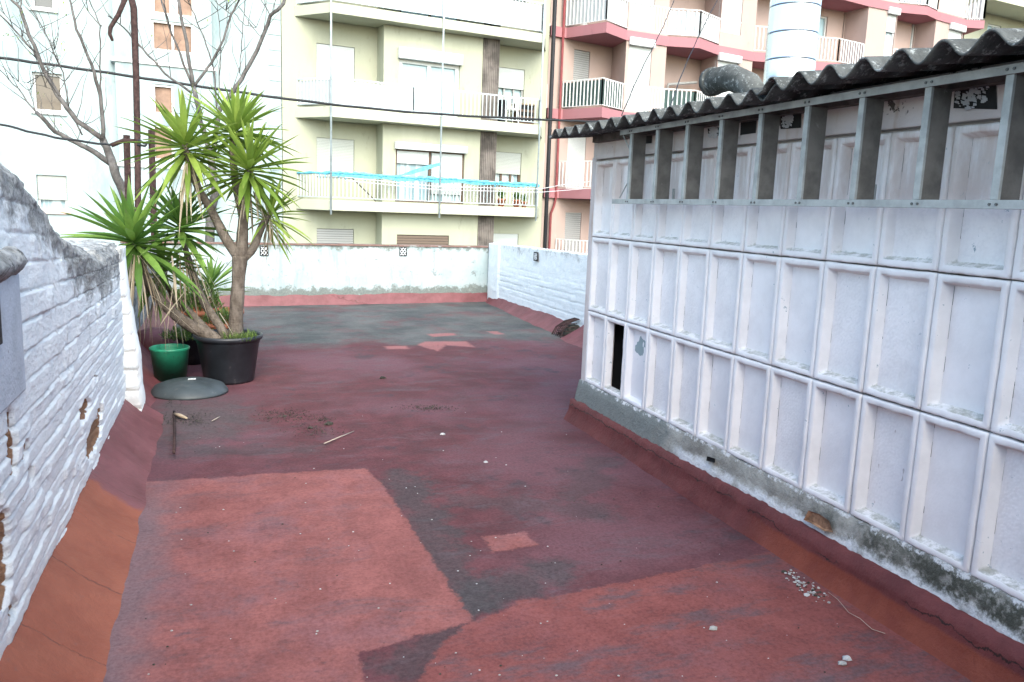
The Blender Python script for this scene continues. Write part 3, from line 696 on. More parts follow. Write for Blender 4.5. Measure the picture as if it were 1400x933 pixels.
def kerb():
    b = MB(); vs = []; n = 260
    prof = [(-.03, .205), (-.062, .195), (-.070, .13), (-.078, .085), (-.095, .045), (-.116, .0), (-.12, -.01)]
    for i in range(n+1):
        y = YE+.04-(YE+2)*i/n
        nearf = 1-sst(2.2, 4.6, y)
        for j, (dx, z) in enumerate(prof):
            jag = .022*fbm(y*7, 3)+.012*fbm(y*24, 5) if j == 0 else 0
            zz = z*(.80+.12*nearf)+jag
            xx = XW+dx*(.93+.07*nearf)+.004*fbm(y*5, j*.7)
            if j in (3, 4): zz += .008*fbm(y*6, 2)
            vs.append((xx+(.03 if j == 0 else 0), y, zz))
    K = len(prof)
    b.add(vs, [(i*K+j, i*K+j+1, (i+1)*K+j+1, (i+1)*K+j) for i in range(n) for j in range(K-1)])
    e = [(vs[j][0], YE+.04, vs[j][2]) for j in range(K)]
    b.add(e+[(4.3, YE+.04, e[j][2]) for j in range(K)], [(j, j+1, K+j+1, K+j) for j in range(K-1)])
    g = G('shed_cant_paint'); x, y, z = g.xyz(); nn = g.noise(5, 6, .7); n3 = g.noise(30, 5, .7)
    red = g.mix(g.ramp(nn, .3, .7), (.10, .022, .022), (.155, .038, .036)); org = g.mix(g.ramp(nn, .3, .7), (.17, .034, .020), (.23, .055, .030))
    f = g.math('MULTIPLY', g.ramp(g.math('ADD', z, g.math('MULTIPLY_ADD', nn, .06, -.03)), .105, .085), g.ramp(g.math('ADD', y, g.math('MULTIPLY', nn, .3)), 3.45, 3.1))
    col = g.mix(f, red, org)
    cr_ = g.math('ABSOLUTE', g.math('SUBTRACT', g.math('ADD', z, g.math('MULTIPLY_ADD', g.noise(6, 5, .7), .11, -.055)), .118))
    col = g.mix(g.math('MULTIPLY', g.ramp(cr_, .0015, .005, 1, 0), g.ramp(g.noise(2.4, 3), .42, .5)), col, (.025, .012, .01))
    g.bump(g.math('ADD', nn, g.math('MULTIPLY', n3, .5)), .7, .015); g.done(col, .6, 0, .35)
    return b.build('cant_strip', g.m, shed, True)
kerb()
# corrugated roof
def corr(y0, y1, xe, ze, xr, mat_i, lift=0, slope=.11, pitch=.178, amp=.030):
    b = MB(); ny = int((y1-y0)/pitch*14); xs = [xe, xe+.01, xe+.35, xe+.8, xe+1.3, xr]; th = .008
    for sgn in (0, 1):
        vs = []
        for i in range(ny+1):
            y = y0+(y1-y0)*i/ny
            for k, x in enumerate(xs):
                z = ze+(x-xe)*slope+amp*math.cos(2*math.pi*y/pitch)+lift+(-th if sgn else 0)
                ee = .008*noise.noise(Vector((y*9, 3+lift*50, 0))) if k < 1 else 0
                vs.append((x+ee, y, z+.003*noise.noise(Vector((y*7, x*3, lift)))))
        K = len(xs)
        q = [(i*K+k, i*K+k+1, (i+1)*K+k+1, (i+1)*K+k) for i in range(ny) for k in range(K-1)]
        if sgn: q = [t[::-1] for t in q]
        b.add(vs, q)
    K = len(xs); n0 = (ny+1)*K
    rim = [(i*K, (i+1)*K, n0+(i+1)*K, n0+i*K) for i in range(ny)]
    rim += [(k, n0+k, n0+k+1, k+1) for k in range(K-1)]+[(ny*K+k, ny*K+k+1, n0+ny*K+k+1, n0+ny*K+k) for k in range(K-1)]
    b.f += rim; b.mi += [0]*len(rim)
    return b
roof = thing('shed_roof', (4, 2, 2.2), None, None) if False else None
corr(3.02, 5.64, 2.30, 2.158, 4.7, 0).build('roof_sheet', M['roof'], shed, True)
corr(.5, 3.16, 2.27, 2.182, 4.7, 0, .0).build('roof_sheet', M['roof'], shed, True)
corr(-2, .62, 2.30, 2.163, 4.7, 0).build('roof_sheet', M['roof'], shed, True)
b = MB(); b.box(2.56, 2.64, -2, 5.42, 2.10, 2.150); b.build('eaves_batten', M['wood'], shed)
# ladder hung under the eaves
LX = 2.455
lad = thing('ladder', (LX, 3, 1.68), 'aluminium step ladder hung sideways under the corrugated eaves of the shed', 'ladder')
for z0, z1, ye in ((1.662, 1.692, 4.84), (2.100, 2.132, 4.78)):
    b = MB(); b.box(LX-.004, LX, -1, ye, z0, z1); b.box(LX, LX+.028, -1, ye, z0 if z0 < 2 else z1-.004, z0+.004 if z0 < 2 else z1)
    rl = b.build('rail', M['alu'], lad, bevel=.001)
    b = MB()
    for k in range(17):
        for dd in (-.012, .014):
            y = 4.632-.327*k+dd
            if y > -1: b.tube([(LX-.0075, y, (z0+z1)/2), (LX-.003, y, (z0+z1)/2)], .0052, 8)
    b.build('rivet', M['rivet'], rl)['kind'] = 'stuff'
for k in range(17):
    y = 4.640-.327*k
    b = MB(); z0, z1 = 1.6925, 2.0995
    b.box(LX+.001, LX+.014, y-.018, y+.012, z0, z1, 0)
    b.box(LX+.0145, LX+.105, y-.016, y-.008, z0, z1, 1)
    b.box(LX+.0145, LX+.105, y+.004, y+.010, z0, z1, 1)
    b.build('tread', [M['alu'], M['tread']], lad, bevel=.0015)
for (z_a, z_b) in ((1.70, 1.80), (2.098, 2.0)):
    b = MB(); b.tube([(LX+.01, 4.76, z_a), (LX+.01, 4.655, z_b)], .004, 6); b.build('brace', M['alu'], lad)
for yy in (4.3, 2.7, 1.1):
    b = MB(); b.box(LX+.03, XW+.001, yy-.012, yy+.012, 1.672, 1.678); b.box(XW-.012, XW-.006, yy-.012, yy+.012, 1.679, 1.76); b.build('wall_hook', M['alu'], lad)
# vent elbow and flue behind the eaves
q = pX(1035, 140, 3.6); pts = [pX(x, y, 3.6) for x, y in ((1043, 165), (1038, 138), (1024, 117), (1000, 106), (975, 112))]
pts[0].z -= .1
ve = MB().tube([Vector((p.x, p.y, p.z)) for p in pts], [.085, .085, .09, .095, .10], 20, cap=False, jit=.01)
ve.tube([pts[-1]+(pts[-1]-pts[-2]).normalized()*(-.02), pts[-1]+(pts[-1]-pts[-2]).normalized()*.035], .108, 20)
tag(ve.build('vent_elbow', M['roof'], None, True, origin=(q.x, q.y, 2.3)), 'mossy fibre cement elbow vent rising from the corrugated roof', 'vent pipe')
fb = pX(1078, 110, 4.1); fp = thing('flue', (fb.x, fb.y, 2.3), 'wide shiny spiral steel flue rising behind the shed roof', 'flue')
b = MB(); n = 40; vs = []
for i in range(2):
    for j in range(n):
        a = 2*math.pi*j/n; vs.append((fb.x+.185*math.cos(a), fb.y+.185*math.sin(a), 2.3+i*3.2))
b.add(vs, [(j, (j+1) % n, n+(j+1) % n, n+j) for j in range(n)]); b.build('duct', M['duct'], fp, True)
b = MB(); b.lathe((fb.x, fb.y, 2.34), [(.30, 0), (.26, .03), (.2, .06), (.188, .12)], 32); b.build('collar', M['alu'], fp, True)
# ------------------------------------------------------------------ pots and plants
YP = 7.40
def P(x, y, Y=YP): return pY(x, y, Y)
pc = Vector((.045, 7.40, 0))
pot = thing('flower_pot', pc, 'large black plastic tub holding the tall yucca', 'plant pot')
b = MB(); b.lathe(pc, [(.0, .0), (.205, .0), (.215, .02), (.262, .345), (.268, .35), (.268, .375), (.288, .38), (.295, .40), (.292, .418), (.278, .42), (.268, .40), (.262, .36), (.0, .36)], 48); b.build('tub', M['pot_black'], pot, True)
b = MB(); vs = [(pc.x, pc.y, .395)]
for r in (.1, .18, .262):
    for j in range(24):
        a = 2*math.pi*j/24; vs.append((pc.x+r*math.cos(a), pc.y+r*math.sin(a), .385+.012*fbm(r*20, j)))
fs = [(0, 1+j, 1+(j+1) % 24) for j in range(24)]+[(1+k*24+j, 1+(k+1)*24+j, 1+(k+1)*24+(j+1) % 24, 1+k*24+(j+1) % 24) for k in range(2) for j in range(24)]
b.add(vs, fs); b.build('soil', M['soil'], pot, True)
def leaf(b, base, d, L, w_, droop, colr, fold=.3, segs=7, m=0):
    d = d.normalized(); side = d.cross(Vector((0, 0, 1)))
    if side.length < .05: side = Vector((1, 0, 0))
    side.normalize(); vs = []; cols = []; p = Vector(base); step = L/segs; dd = d.copy()
    tw = rnd(-.5, .5)
    for i in range(segs+1):
        t = i/segs; wd = w_*1.35*(.5+.9*t if t < .4 else .86*(1-((t-.4)/.6)**1.6)+.01)
        nrm = side.cross(dd).normalized(); s2 = (side*math.cos(tw*t)+nrm*math.sin(tw*t))
        vs += [p-s2*wd/2+nrm*wd*fold, p.copy(), p+s2*wd/2+nrm*wd*fold]
        cols += [(colr, t, 0)]*3
        dd = (dd+Vector((0, 0, -droop*t*.4))).normalized(); p = p+dd*step
    fs = [(i*3+k, i*3+k+1, i*3+k+4, i*3+k+3) for i in range(segs) for k in range(2)]
    b.add(vs, fs, m, cols)
def rosette(parent, c, axis, L, n, mat, w_=.036, spread=118, seed=0, droop=.22, name='leaf_crown', lo=12):
    random.seed(seed); b = MB(); axis = Vector(axis).normalized(); u = axis.orthogonal().normalized(); v = axis.cross(u)
    for i in range(n):
        t = (i+.5)/n; ang = math.radians(lo+(spread-lo)*t**.85+rnd(-6, 6)); az = i*2.39996+rnd(-.25, .25)
        d = axis*math.cos(ang)+(u*math.cos(az)+v*math.sin(az))*math.sin(ang)
        ll = L*(rnd(.72, 1.05))*(.75+.35*min(1, t*2.5)) ; bs = Vector(c)-axis*(.11*t)+d*.015
        leaf(b, bs, d, ll, w_*rnd(.8, 1.15), droop*rnd(.1, 1.1)*(.4+t), rnd(0, 1)*(1-.45*t))
    return b.build(name, mat, parent, True)
def dead(parent, c, n, L, seed=1, rad=.07, name='dead_leaves'):
    random.seed(seed); b = MB()
    for i in range(n):
        a = rnd(0, 6.28); d = Vector((math.cos(a)*rnd(.2, .8), math.sin(a)*rnd(.2, .8), -1)); bs = Vector(c)+Vector((math.cos(a)*rad, math.sin(a)*rad, rnd(-.12, .03)))
        leaf(b, bs, d, L*rnd(.45, 1.1), .010*rnd(.5, 1.6), rnd(.5, 1.6), rnd(0, 1), .15, 6)
    return b.build(name, M['dry'], parent, True)
px_m = YP/F*.70
def stem(parent, pts, rs, name='trunk', mat=None, Y=YP, dys=None):
    b = MB(); q = [P(x, y, Y+(dys[i] if dys else 0)) for i, (x, y) in enumerate(pts)]
    # densify
    qq = []; r2 = []
    for i in range(len(q)-1):
        for k in range(5):
            t = k/5; p0_, p1_, p2_, p3_ = q[max(i-1, 0)], q[i], q[i+1], q[min(i+2, len(q)-1)]
            qq.append(.5*((2*p1_)+(p2_-p0_)*t+(2*p0_-5*p1_+4*p2_-p3_)*t*t+(3*p1_-p0_-3*p2_+p3_)*t**3)); r2.append((rs[i]*(1-t)+rs[i+1]*t)*px_m*(1+.06*fbm(i+t, rs[0])))
    qq.append(q[-1]); r2.append(rs[-1]*px_m)
    b.tube(qq, r2, 14, jit=.03); return b.build(name, mat or M['bark'], parent, True)
yu = thing('yucca', pc+Vector((0, 0, .38)), 'tall upright yucca with a straight trunk forking into four spiky heads', 'plant')
stem(yu, [(322, 470), (323, 430), (326, 385), (328, 350)], [14.5, 12.5, 11.5, 14])
stem(yu, [(326, 352), (308, 325), (290, 290), (270, 255), (256, 215), (252, 195)], [10, 9, 7.5, 6.5, 6, 5], 'branch')
stem(yu, [(330, 354), (332, 310), (337, 265), (341, 235), (341, 225)], [12, 9.5, 8, 7, 5], 'branch', dys=[0, 0, -.04, -.08, -.1])
stem(yu, [(333, 300), (322, 250), (318, 200), (322, 180)], [8, 7, 6, 5], 'branch', dys=[0, .1, .15, .15])
stem(yu, [(331, 354), (346, 340), (357, 312), (366, 296), (372, 290)], [9, 7.5, 6.5, 6, 4], 'branch')
rosette(yu, P(252, 195), (-.25, -.25, 1), .56, 60, M['leaf'], seed=11, w_=.047, spread=135)
rosette(yu, P(323, 172, YP+.15), (.1, .1, 1), .54, 54, M['leaf'], seed=12, w_=.046)
rosette(yu, P(342, 226, YP-.12), (.25, -.35, 1), .56, 62, M['leaf'], seed=13, w_=.047, spread=132)
rosette(yu, P(373, 290), (.6, -.1, .8), .42, 46, M['leaf'], seed=14, w_=.03)
dead(yu, P(258, 225), 28, .55, 21); dead(yu, P(341, 255, YP-.1), 26, .40, 22); dead(yu, P(370, 300), 24, .34, 23, .04)
yl = thing('yucca', pc+Vector((-.1, 0, .38)), 'yucca leaning out of the black tub with two deep green heads and hanging dead leaves', 'plant')
stem(yl, [(305, 472), (285, 458), (255, 442), (228, 420), (205, 390), (190, 355), (182, 330)], [11, 12, 11, 9, 8, 7, 6])
stem(yl, [(312, 472), (303, 450), (288, 428), (276, 408), (262, 370), (250, 325), (248, 308)], [9, 8, 7.5, 7, 6, 5, 4], dys=[0, 0, .1, .2, .25, .25, .2])
stem(yl, [(285, 455), (262, 430), (240, 408), (225, 385), (218, 372)], [8, 7, 6, 5, 4], 'branch', dys=[0, .12, .2, .25, .25])
rosette(yl, P(180, 326, YP-.1), (-.3, -.35, .9), .60, 62, M['leafd'], seed=15, w_=.056, spread=135)
rosette(yl, P(248, 305, YP+.15), (.1, -.2, 1), .50, 46, M['leafd'], seed=16, w_=.052)
rosette(yl, P(222, 368, YP+.2), (.3, -.4, .7), .46, 34, M['leafd'], seed=18, w_=.05, spread=130)
dead(yl, P(186, 352, YP-.08), 62, .74, 24, .07); dead(yl, P(246, 345, YP+.15), 34, .62, 25, .09); dead(yl, P(222, 385, YP+.15), 26, .5, 26, .07)
random.seed(5)
# long pale fallen leaves leaning on the tub
b = MB()
for (a, c) in (((208, 405), (280, 462)), ((252, 400), (215, 447)), ((300, 428), (322, 462)), ((262, 345), (290, 420)), ((190, 350), (230, 398)), ((240, 445), (262, 412)), ((235, 350), (243, 425))):
    p1, p2 = P(*a, YP-.18), P(*c, YP-.25); d = p2-p1; leaf(b, p1, d, d.length, .02, .15, rnd(.5, 1), .1)
b.build('dead_leaves', M['dry'], yl, True)
# weeds in the tub
def tuft(name, c, R_, n, h_, mat, label, cat, seed, wd=.006, parent=None):
    random.seed(seed); b = MB()
    for i in range(n):
        a = rnd(0, 6.28); r = R_*math.sqrt(rnd(0, 1)); d = Vector((rnd(-.7, .7), rnd(-.7, .7), 1))
        leaf(b, (c[0]+r*math.cos(a), c[1]+r*math.sin(a), c[2]), d, h_*rnd(.4, 1.1), wd, .8, rnd(0, 1), .15, 3)
    if parent: return b.build(name, mat, parent, True)
    return tag(b.build(name, mat, None, True, origin=c), label, cat, kind='stuff')
tuft('weeds', (pc.x+.1, pc.y-.12, .39), .15, 260, .09, M['weed'], 'small green weeds sprouting at the foot of the yucca in the black tub', 'weeds', 31)
# green bucket
gc = Vector((-.445, 7.54, 0)); gbk = thing('bucket', gc, 'empty green plastic bucket between the wall and the black tub', 'bucket')
b = MB(); b.lathe(gc, [(0, .01), (.125, .01), (.13, 0), (.16, .262), (.163, .265), (.167, .272), (.167, .285), (.161, .29), (.157, .285), (.153, .262), (.128, .02), (0, .02)], 40); b.build('body', M['green_pl'], gbk, True)
# black round lid on floor
lc = Vector((-.27, 6.98, .012)); li = thing('tub_lid', lc, 'round domed dark plastic lid lying on the floor before the green bucket', 'lid')
b = MB(); b.lathe(lc, [(0, .092), (.10, .091), (.105, .086), (.18, .080), (.20, .074), (.27, .048), (.292, .018), (.302, .006), (.305, -.008), (.295, -.011), (0, -.011)], 56); b.build('dome', M['lid'], li, True)
b = MB(); b.box(lc.x-.01, lc.x+.05, lc.y+.01, lc.y+.045, lc.z+.092, lc.z+.096); b.build('paper_label', M['whtp'], li)
# small dark pot with low succulents
sc_ = Vector((-.27, 8.25, 0)); sp_ = thing('flower_pot', sc_, 'small dark pot almost hidden behind the green bucket', 'plant pot')
b = MB(); b.lathe(sc_, [(0, 0), (.11, 0), (.145, .24), (.155, .245), (.155, .27), (.14, .27), (.135, .24), (0, .24)], 32); b.build('body', M['pot_black'], sp_, True)
def bush(name, c, R_, hz, n, L, mat, label, seed, wd=.02):
    random.seed(seed); b = MB()
    for i in range(n):
        a = rnd(0, 6.28); r = R_*math.sqrt(rnd(0, 1)); zz = c[2]+hz*rnd(0, 1)*(1-(r/R_)**2*.6)
        leaf(b, (c[0]+r*math.cos(a), c[1]+r*math.sin(a), zz), Vector((math.cos(a)*rnd(-.3, 1), math.sin(a)*rnd(-.3, 1), rnd(.1, 1))), L*rnd(.5, 1.2), wd, .6, rnd(0, 1), .2, 3)
    for i in range(10):
        a = rnd(0, 6.28); r = R_*.6*rnd(0, 1)
        b.tube([(c[0], c[1], c[2]-.02), (c[0]+r*math.cos(a), c[1]+r*math.sin(a), c[2]+hz*.9)], .003, 4)
    return tag(b.build(name, mat, None, True, origin=c), label, 'plant')
bush('succulent_plant', (sc_.x-.04, sc_.y-.02, .25), .24, .10, 520, .05, M['weed'], 'low trailing green succulent in the small dark pot', 41, .014)
bush('potted_herb', (-.28, 9.7, .33), .26, .40, 420, .09, M['weed'], 'leafy green herb in the terracotta pot nearest the back wall', 42, .022)
bush('potted_herb', (-.02, 8.95, .27), .20, .16, 260, .06, M['weed'], 'short green plant in the terracotta pot just behind the yucca', 43, .018)
for (x, y, lab, s) in ((-.28, 9.7, 'terracotta pot standing nearest the back wall behind the yucca', 1.15), (-.02, 8.95, 'terracotta pot just behind the black tub', 1.0), (.06, 9.9, 'terracotta pot with a small yucca, right of the herb pot', 1.05)):
    t = thing('flower_pot', (x, y, 0), lab, 'plant pot')
    b = MB(); b.lathe((x, y, 0), [(0, 0), (.12*s, 0), (.155*s, .25*s), (.175*s, .25*s), (.175*s, .30*s), (.155*s, .30*s), (.15*s, .26*s), (0, .26*s)], 32); b.build('body', M['terra'], t, True)
ys_ = thing('yucca', (.06, 9.9, .28), 'small young yucca in a terracotta pot behind the tall trunk', 'plant')
stem(ys_, [(293, 425), (291, 408), (289, 392)], [5, 4, 3], Y=9.9)
rosette(ys_, P(289, 388, 9.9), (.1, -.2, 1), .46, 30, M['leafd'], seed=17, w_=.04, spread=95)
b = MB(); b.lathe((-.62, 8.6, .0), [(.26, 0), (.25, .16), (.2, .25), (.1, .29), (0, .3)], 14); 
b.v = [(x+.03*fbm(x*6, y*6, z*6), y+.03*fbm(x*6, z*5, 3), z) for x, y, z in b.v]
tag(b.build('mortar_mound', M['cant_far'], None, True, origin=(-.62, 8.6, 0)), 'lumpy red painted mound of mortar in the corner behind the green bucket', 'mound')
# ------------------------------------------------------------------ small things on the floor
b = MB(); q = [pz(238, 565), pz(239, 595), pz(238, 626)]
b.tube([Vector((p.x, p.y, .012+.01*i)) for i, p in enumerate(q)], .009, 7); tag(b.build('rusty_rod', M['rust'], None, True, origin=q[1]), 'thin rusty rod lying on the floor in front of the black lid', 'rod')
b = MB(); q = [pz(239, 570), pz(247, 574), pz(256, 576)]; b.tube([Vector((p.x, p.y, .02+.01*(i == 1))) for i, p in enumerate(q)], [.012, .015, .008], 7)
tag(b.build('bark_piece', M['twig'], None, True, origin=q[1]), 'curled piece of bark lying across the top of the rusty rod', 'bark')
for pts, lab, mt in ((((443, 609), (462, 601), (484, 592)), 'pale straw coloured stick on the maroon floor beside leaf litter', 'straw'), (((290, 578), (297, 574), (301, 572)), 'short dry twig on the floor right of the black lid', 'straw')):
    b = MB(); q = [pz(*p) for p in pts]; b.tube([Vector((p.x, p.y, .012)) for p in q], [.004, .005, .003], 6); tag(b.build('twig', M[mt], None, True, origin=q[0]), lab, 'twig')
b = MB(); q = [pz(x, y) for x, y in ((1132, 812), (1145, 826), (1160, 840), (1175, 852), (1192, 863), (1210, 869))]
b.tube([Vector((p.x, p.y, .008+.012*(i in (1, 3)))) for i, p in enumerate(q)], .0012, 5); tag(b.build('wire', M['straw'], None, True, origin=q[0]), 'thin pale wire curling along the floor beside the shed kerb', 'wire')
def crumb(b, p, r, m=0):
    n = 6; vs = []; 
    for k, zz in enumerate((0, .45, .8)):
        for j in range(n):
            a = 2*math.pi*j/n; rr_ = r*(1, .9, .45)[k]*rnd(.7, 1.15); vs.append((p[0]+rr_*math.cos(a)*1.2, p[1]+rr_*math.sin(a), p[2]+r*zz*.8))
    b.add(vs, [(k*n+j, k*n+(j+1) % n, (k+1)*n+(j+1) % n, (k+1)*n+j) for k in range(2) for j in range(n)]+[tuple(range(2*n, 3*n))], m)
random.seed(9)
for (x, y, r, mt, nm, lab) in ((975, 861, .016, 'stone', 'pebble', 'lone grey pebble on the red floor near the bottom of the photo'), (1158, 902, .017, 'plasterbit', 'plaster_flake', 'bright white plaster flake near the lower right corner'), (1151, 909, .016, 'stone', 'plaster_flake', 'greyish flake touching the bright white one'),
                     (1103, 815, .014, 'plasterbit', 'plaster_flake', 'plaster flake just below the crumb trail by the kerb'), (605, 595, .018, 'plasterbit', 'paper_scrap', 'tiny white scrap in the middle of the maroon floor'), (664, 633, .014, 'plasterbit', 'paper_scrap', 'tiny white scrap right of the middle on the maroon floor'), (133, 636, .022, 'plasterbit', 'plaster_flake', 'pale flake on the red cant strip below the brick wall'),
                     (450, 581, .03, 'debris', 'dead_leaf', 'dark curled leaf left of the middle of the maroon floor'), (523, 518, .03, 'debris', 'dead_leaf', 'dark leaf on the floor right of the black tub'), (424, 586, .016, 'debris', 'dead_leaf', 'small dark leaf beside the larger curled one')):
    b = MB(); p = pz(x, y, 0 if x != 133 else .14); crumb(b, (p.x, p.y, p.z+.003), r); tag(b.build(nm, M[mt], None, origin=p), lab, nm.replace('_', ' '))
b = MB()
for i in range(90):
    t = rnd(0, 1); x = 1075+55*t+rnd(-8, 8); y = 782+40*t+rnd(-6, 9); p = pz(x, y); crumb(b, (p.x, p.y, .003), rnd(.0015, .008)*(1.5 if i < 8 else 1), random.choice((0, 1, 1, 2)))
for i in range(200):
    x, y = rnd(150, 1150), rnd(560, 930); p = pz(x, y)
    if -.3 < p.x < 2.4 and p.y < 6.5: crumb(b, (p.x, p.y, .003), rnd(.0015, .005), random.choice((0, 1, 2)))
tag(b.build('floor_crumbs', [M['plasterbit'], M['stone'], M['debris']]), 'loose crumbs of plaster and grit scattered over the terrace floor', 'crumbs', kind='stuff')
b = MB()
for (cx_, cy_, sx, sy, n) in ((590, 559, 40, 4, 220), (390, 570, 45, 10, 260), (260, 575, 30, 10, 160), (215, 575, 18, 6, 60), (430, 590, 40, 8, 120), (225, 545, 20, 8, 160), (440, 575, 12, 4, 60), (660, 480, 80, 12, 20)):
    for i in range(n):
        p = pz(random.gauss(cx_, sx*.5), random.gauss(cy_, sy*.5)); s_ = rnd(.003, .012); a = rnd(0, 3.14)
        if p.x < -.42: continue
        dx, dy = math.cos(a)*s_, math.sin(a)*s_
        b.add([(p.x-dx, p.y-dy, .004), (p.x+dy*.4, p.y-dx*.4, .009), (p.x+dx, p.y+dy, .004), (p.x-dy*.4, p.y+dx*.4, .012)], [(0, 1, 2, 3)])
tag(b.build('leaf_litter', M['debris']), 'thin dark drifts of leaf litter across the maroon floor', 'leaf litter', kind='stuff')
# ------------------------------------------------------------------ facades across the street
class Fr:
    def __init__(s, p0, az=None, p1=None):
        s.p = Vector((p0[0], p0[1], 0))
        if p1: s.a = (Vector((p1[0], p1[1], 0))-s.p).normalized()
        else: s.a = Vector((math.sin(math.radians(az)), math.cos(math.radians(az)), 0))
        s.n = Vector((s.a.y, -s.a.x, 0)); s.L = (Vector((p1[0], p1[1], 0))-s.p).length if p1 else 0
    def __call__(s, u, d, z): return s.p+s.a*u-s.n*d+Vector((0, 0, z))     # d = depth inward
    def uv(s, x, y, d=0):
        r = ray(x, y); o = s.p-s.n*d; t = (o-EYE).dot(s.n)/r.dot(s.n); q = EYE+r*t; return ((q-s.p).dot(s.a), q.z)
    def rect(s, x0, y0, x1, y1, d=0):
        xm, ym = (x0+x1)/2, (y0+y1)/2
        return (s.uv(x0, ym, d)[0], s.uv(x1, ym, d)[0], s.uv(xm, y1, d)[1], s.uv(xm, y0, d)[1])
def wallh(b, fr, d, u0, u1, z0, z1, holes=(), dep=.16, m=0):
    us = sorted({u0, u1, *[h[0] for h in holes], *[h[1] for h in holes]}); zs = sorted({z0, z1, *[h[2] for h in holes], *[h[3] for h in holes]})
    for i in range(len(us)-1):
        for k in range(len(zs)-1):
            cu, cz = (us[i]+us[i+1])/2, (zs[k]+zs[k+1])/2
            if cu < u0 or cu > u1 or any(h[0] < cu < h[1] and h[2] < cz < h[3] for h in holes): continue
            b.add([fr(us[i], d, zs[k]), fr(us[i+1], d, zs[k]), fr(us[i+1], d, zs[k+1]), fr(us[i], d, zs[k+1])], [(0, 1, 2, 3)], m)
    for (a, c, e, f) in holes:
        q = [(a, e), (c, e), (c, f), (a, f)]
        b.add([fr(u, dd, z) for dd in (d, d+dep) for u, z in q], [(0, 4, 5, 1), (1, 5, 6, 2), (2, 6, 7, 3), (3, 7, 4, 0)], m)
def window(par, fr, d, r, frame='whtp', pane='glass', shut=None, sf=0, split=1, sill=None, box=None, dep=.10, fw=.06, label=None):
    u0, u1, z0, z1 = r; b = MB(); D = d+dep
    for (a, c, e, f) in ((u0, u1, z1-fw, z1), (u0, u1, z0, z0+fw), (u0, u0+fw, z0+fw, z1-fw), (u1-fw, u1, z0+fw, z1-fw)): b.box(a, c, D-.03, D+.05, e, f, 0, fr)
    for k in range(1, split):
        um = u0+(u1-u0)*k/split; b.box(um-fw/2, um+fw/2, D-.025, D+.05, z0+fw, z1-fw, 0, fr)
    o = b.build('window', M[frame], par)
    if label: o['label'] = label
    b = MB(); b.box(u0+fw*.5, u1-fw*.5, D+.055, D+.07, z0+fw*.5, z1-fw*.5, 0, fr); b.build('pane', M[pane], o)
    if shut:
        b = MB(); zb = z1-(z1-z0)*sf; b.box(u0+.01, u1-.01, D-.07, D-.035, zb, z1-.01, 0, fr); b.build('shutter', M[shut], o)
    if sill:
        b = MB(); b.box(u0-.06, u1+.06, d-.06, D-.04, z0-.07, z0-.003, 0, fr); b.build('sill', M[sill], o)
    if box:
        b = MB(); b.box(u0-.05, u1+.05, d-.14, d-.002, z1-.02, z1+box, 0, fr); b.build('shutter_box', M['whtp'], o, bevel=.02)
    return o
def railing(par, pts, z0, z1, bar=.11, mat='railm', r=.011, back=None, name='railing'):
    """pts: plan points"""
    b = MB()
    for (x0, y0), (x1, y1) in zip(pts, pts[1:]):
        L = math.hypot(x1-x0, y1-y0); n = max(1, int(L/bar)); dx, dy = (x1-x0)/L, (y1-y0)/L
        for zz, h_ in ((z0+.07, .02), (z1-.03, .035)):
            b.add([(x0-dy*.015, y0+dx*.015, zz), (x1-dy*.015, y1+dx*.015, zz), (x1+dy*.015, y1-dx*.015, zz), (x0+dy*.015, y0-dx*.015, zz)]+[(x0-dy*.015, y0+dx*.015, zz+h_), (x1-dy*.015, y1+dx*.015, zz+h_), (x1+dy*.015, y1-dx*.015, zz+h_), (x0+dy*.015, y0-dx*.015, zz+h_)], [(0, 3, 2, 1), (4, 5, 6, 7), (0, 1, 5, 4), (1, 2, 6, 5), (2, 3, 7, 6), (3, 0, 4, 7)])
        for k in range(n+1):
            x, y = x0+(x1-x0)*k/n, y0+(y1-y0)*k/n; b.box(x-r, x+r, y-r, y+r, z0+.09, z1-.03)
    o = b.build(name, M[mat], par)
    if back:
        b = MB()
        for (x0, y0), (x1, y1) in zip(pts, pts[1:]):
            L = math.hypot(x1-x0, y1-y0); nx, ny = -(y1-y0)/L*.03, (x1-x0)/L*.03
            b.add([(x0+nx, y0+ny, z0+.1), (x1+nx, y1+ny, z0+.1), (x1+nx, y1+ny, z1-.06), (x0+nx, y0+ny, z1-.06), (x0+nx*1.3, y0+ny*1.3, z0+.1), (x1+nx*1.3, y1+ny*1.3, z0+.1), (x1+nx*1.3, y1+ny*1.3, z1-.06), (x0+nx*1.3, y0+ny*1.3, z1-.06)], [(0, 1, 2, 3), (7, 6, 5, 4), (0, 4, 5, 1), (3, 2, 6, 7)])
        b.build('screen', M[back], o)
    return o
ZB, ZT = -7.2, 13.5
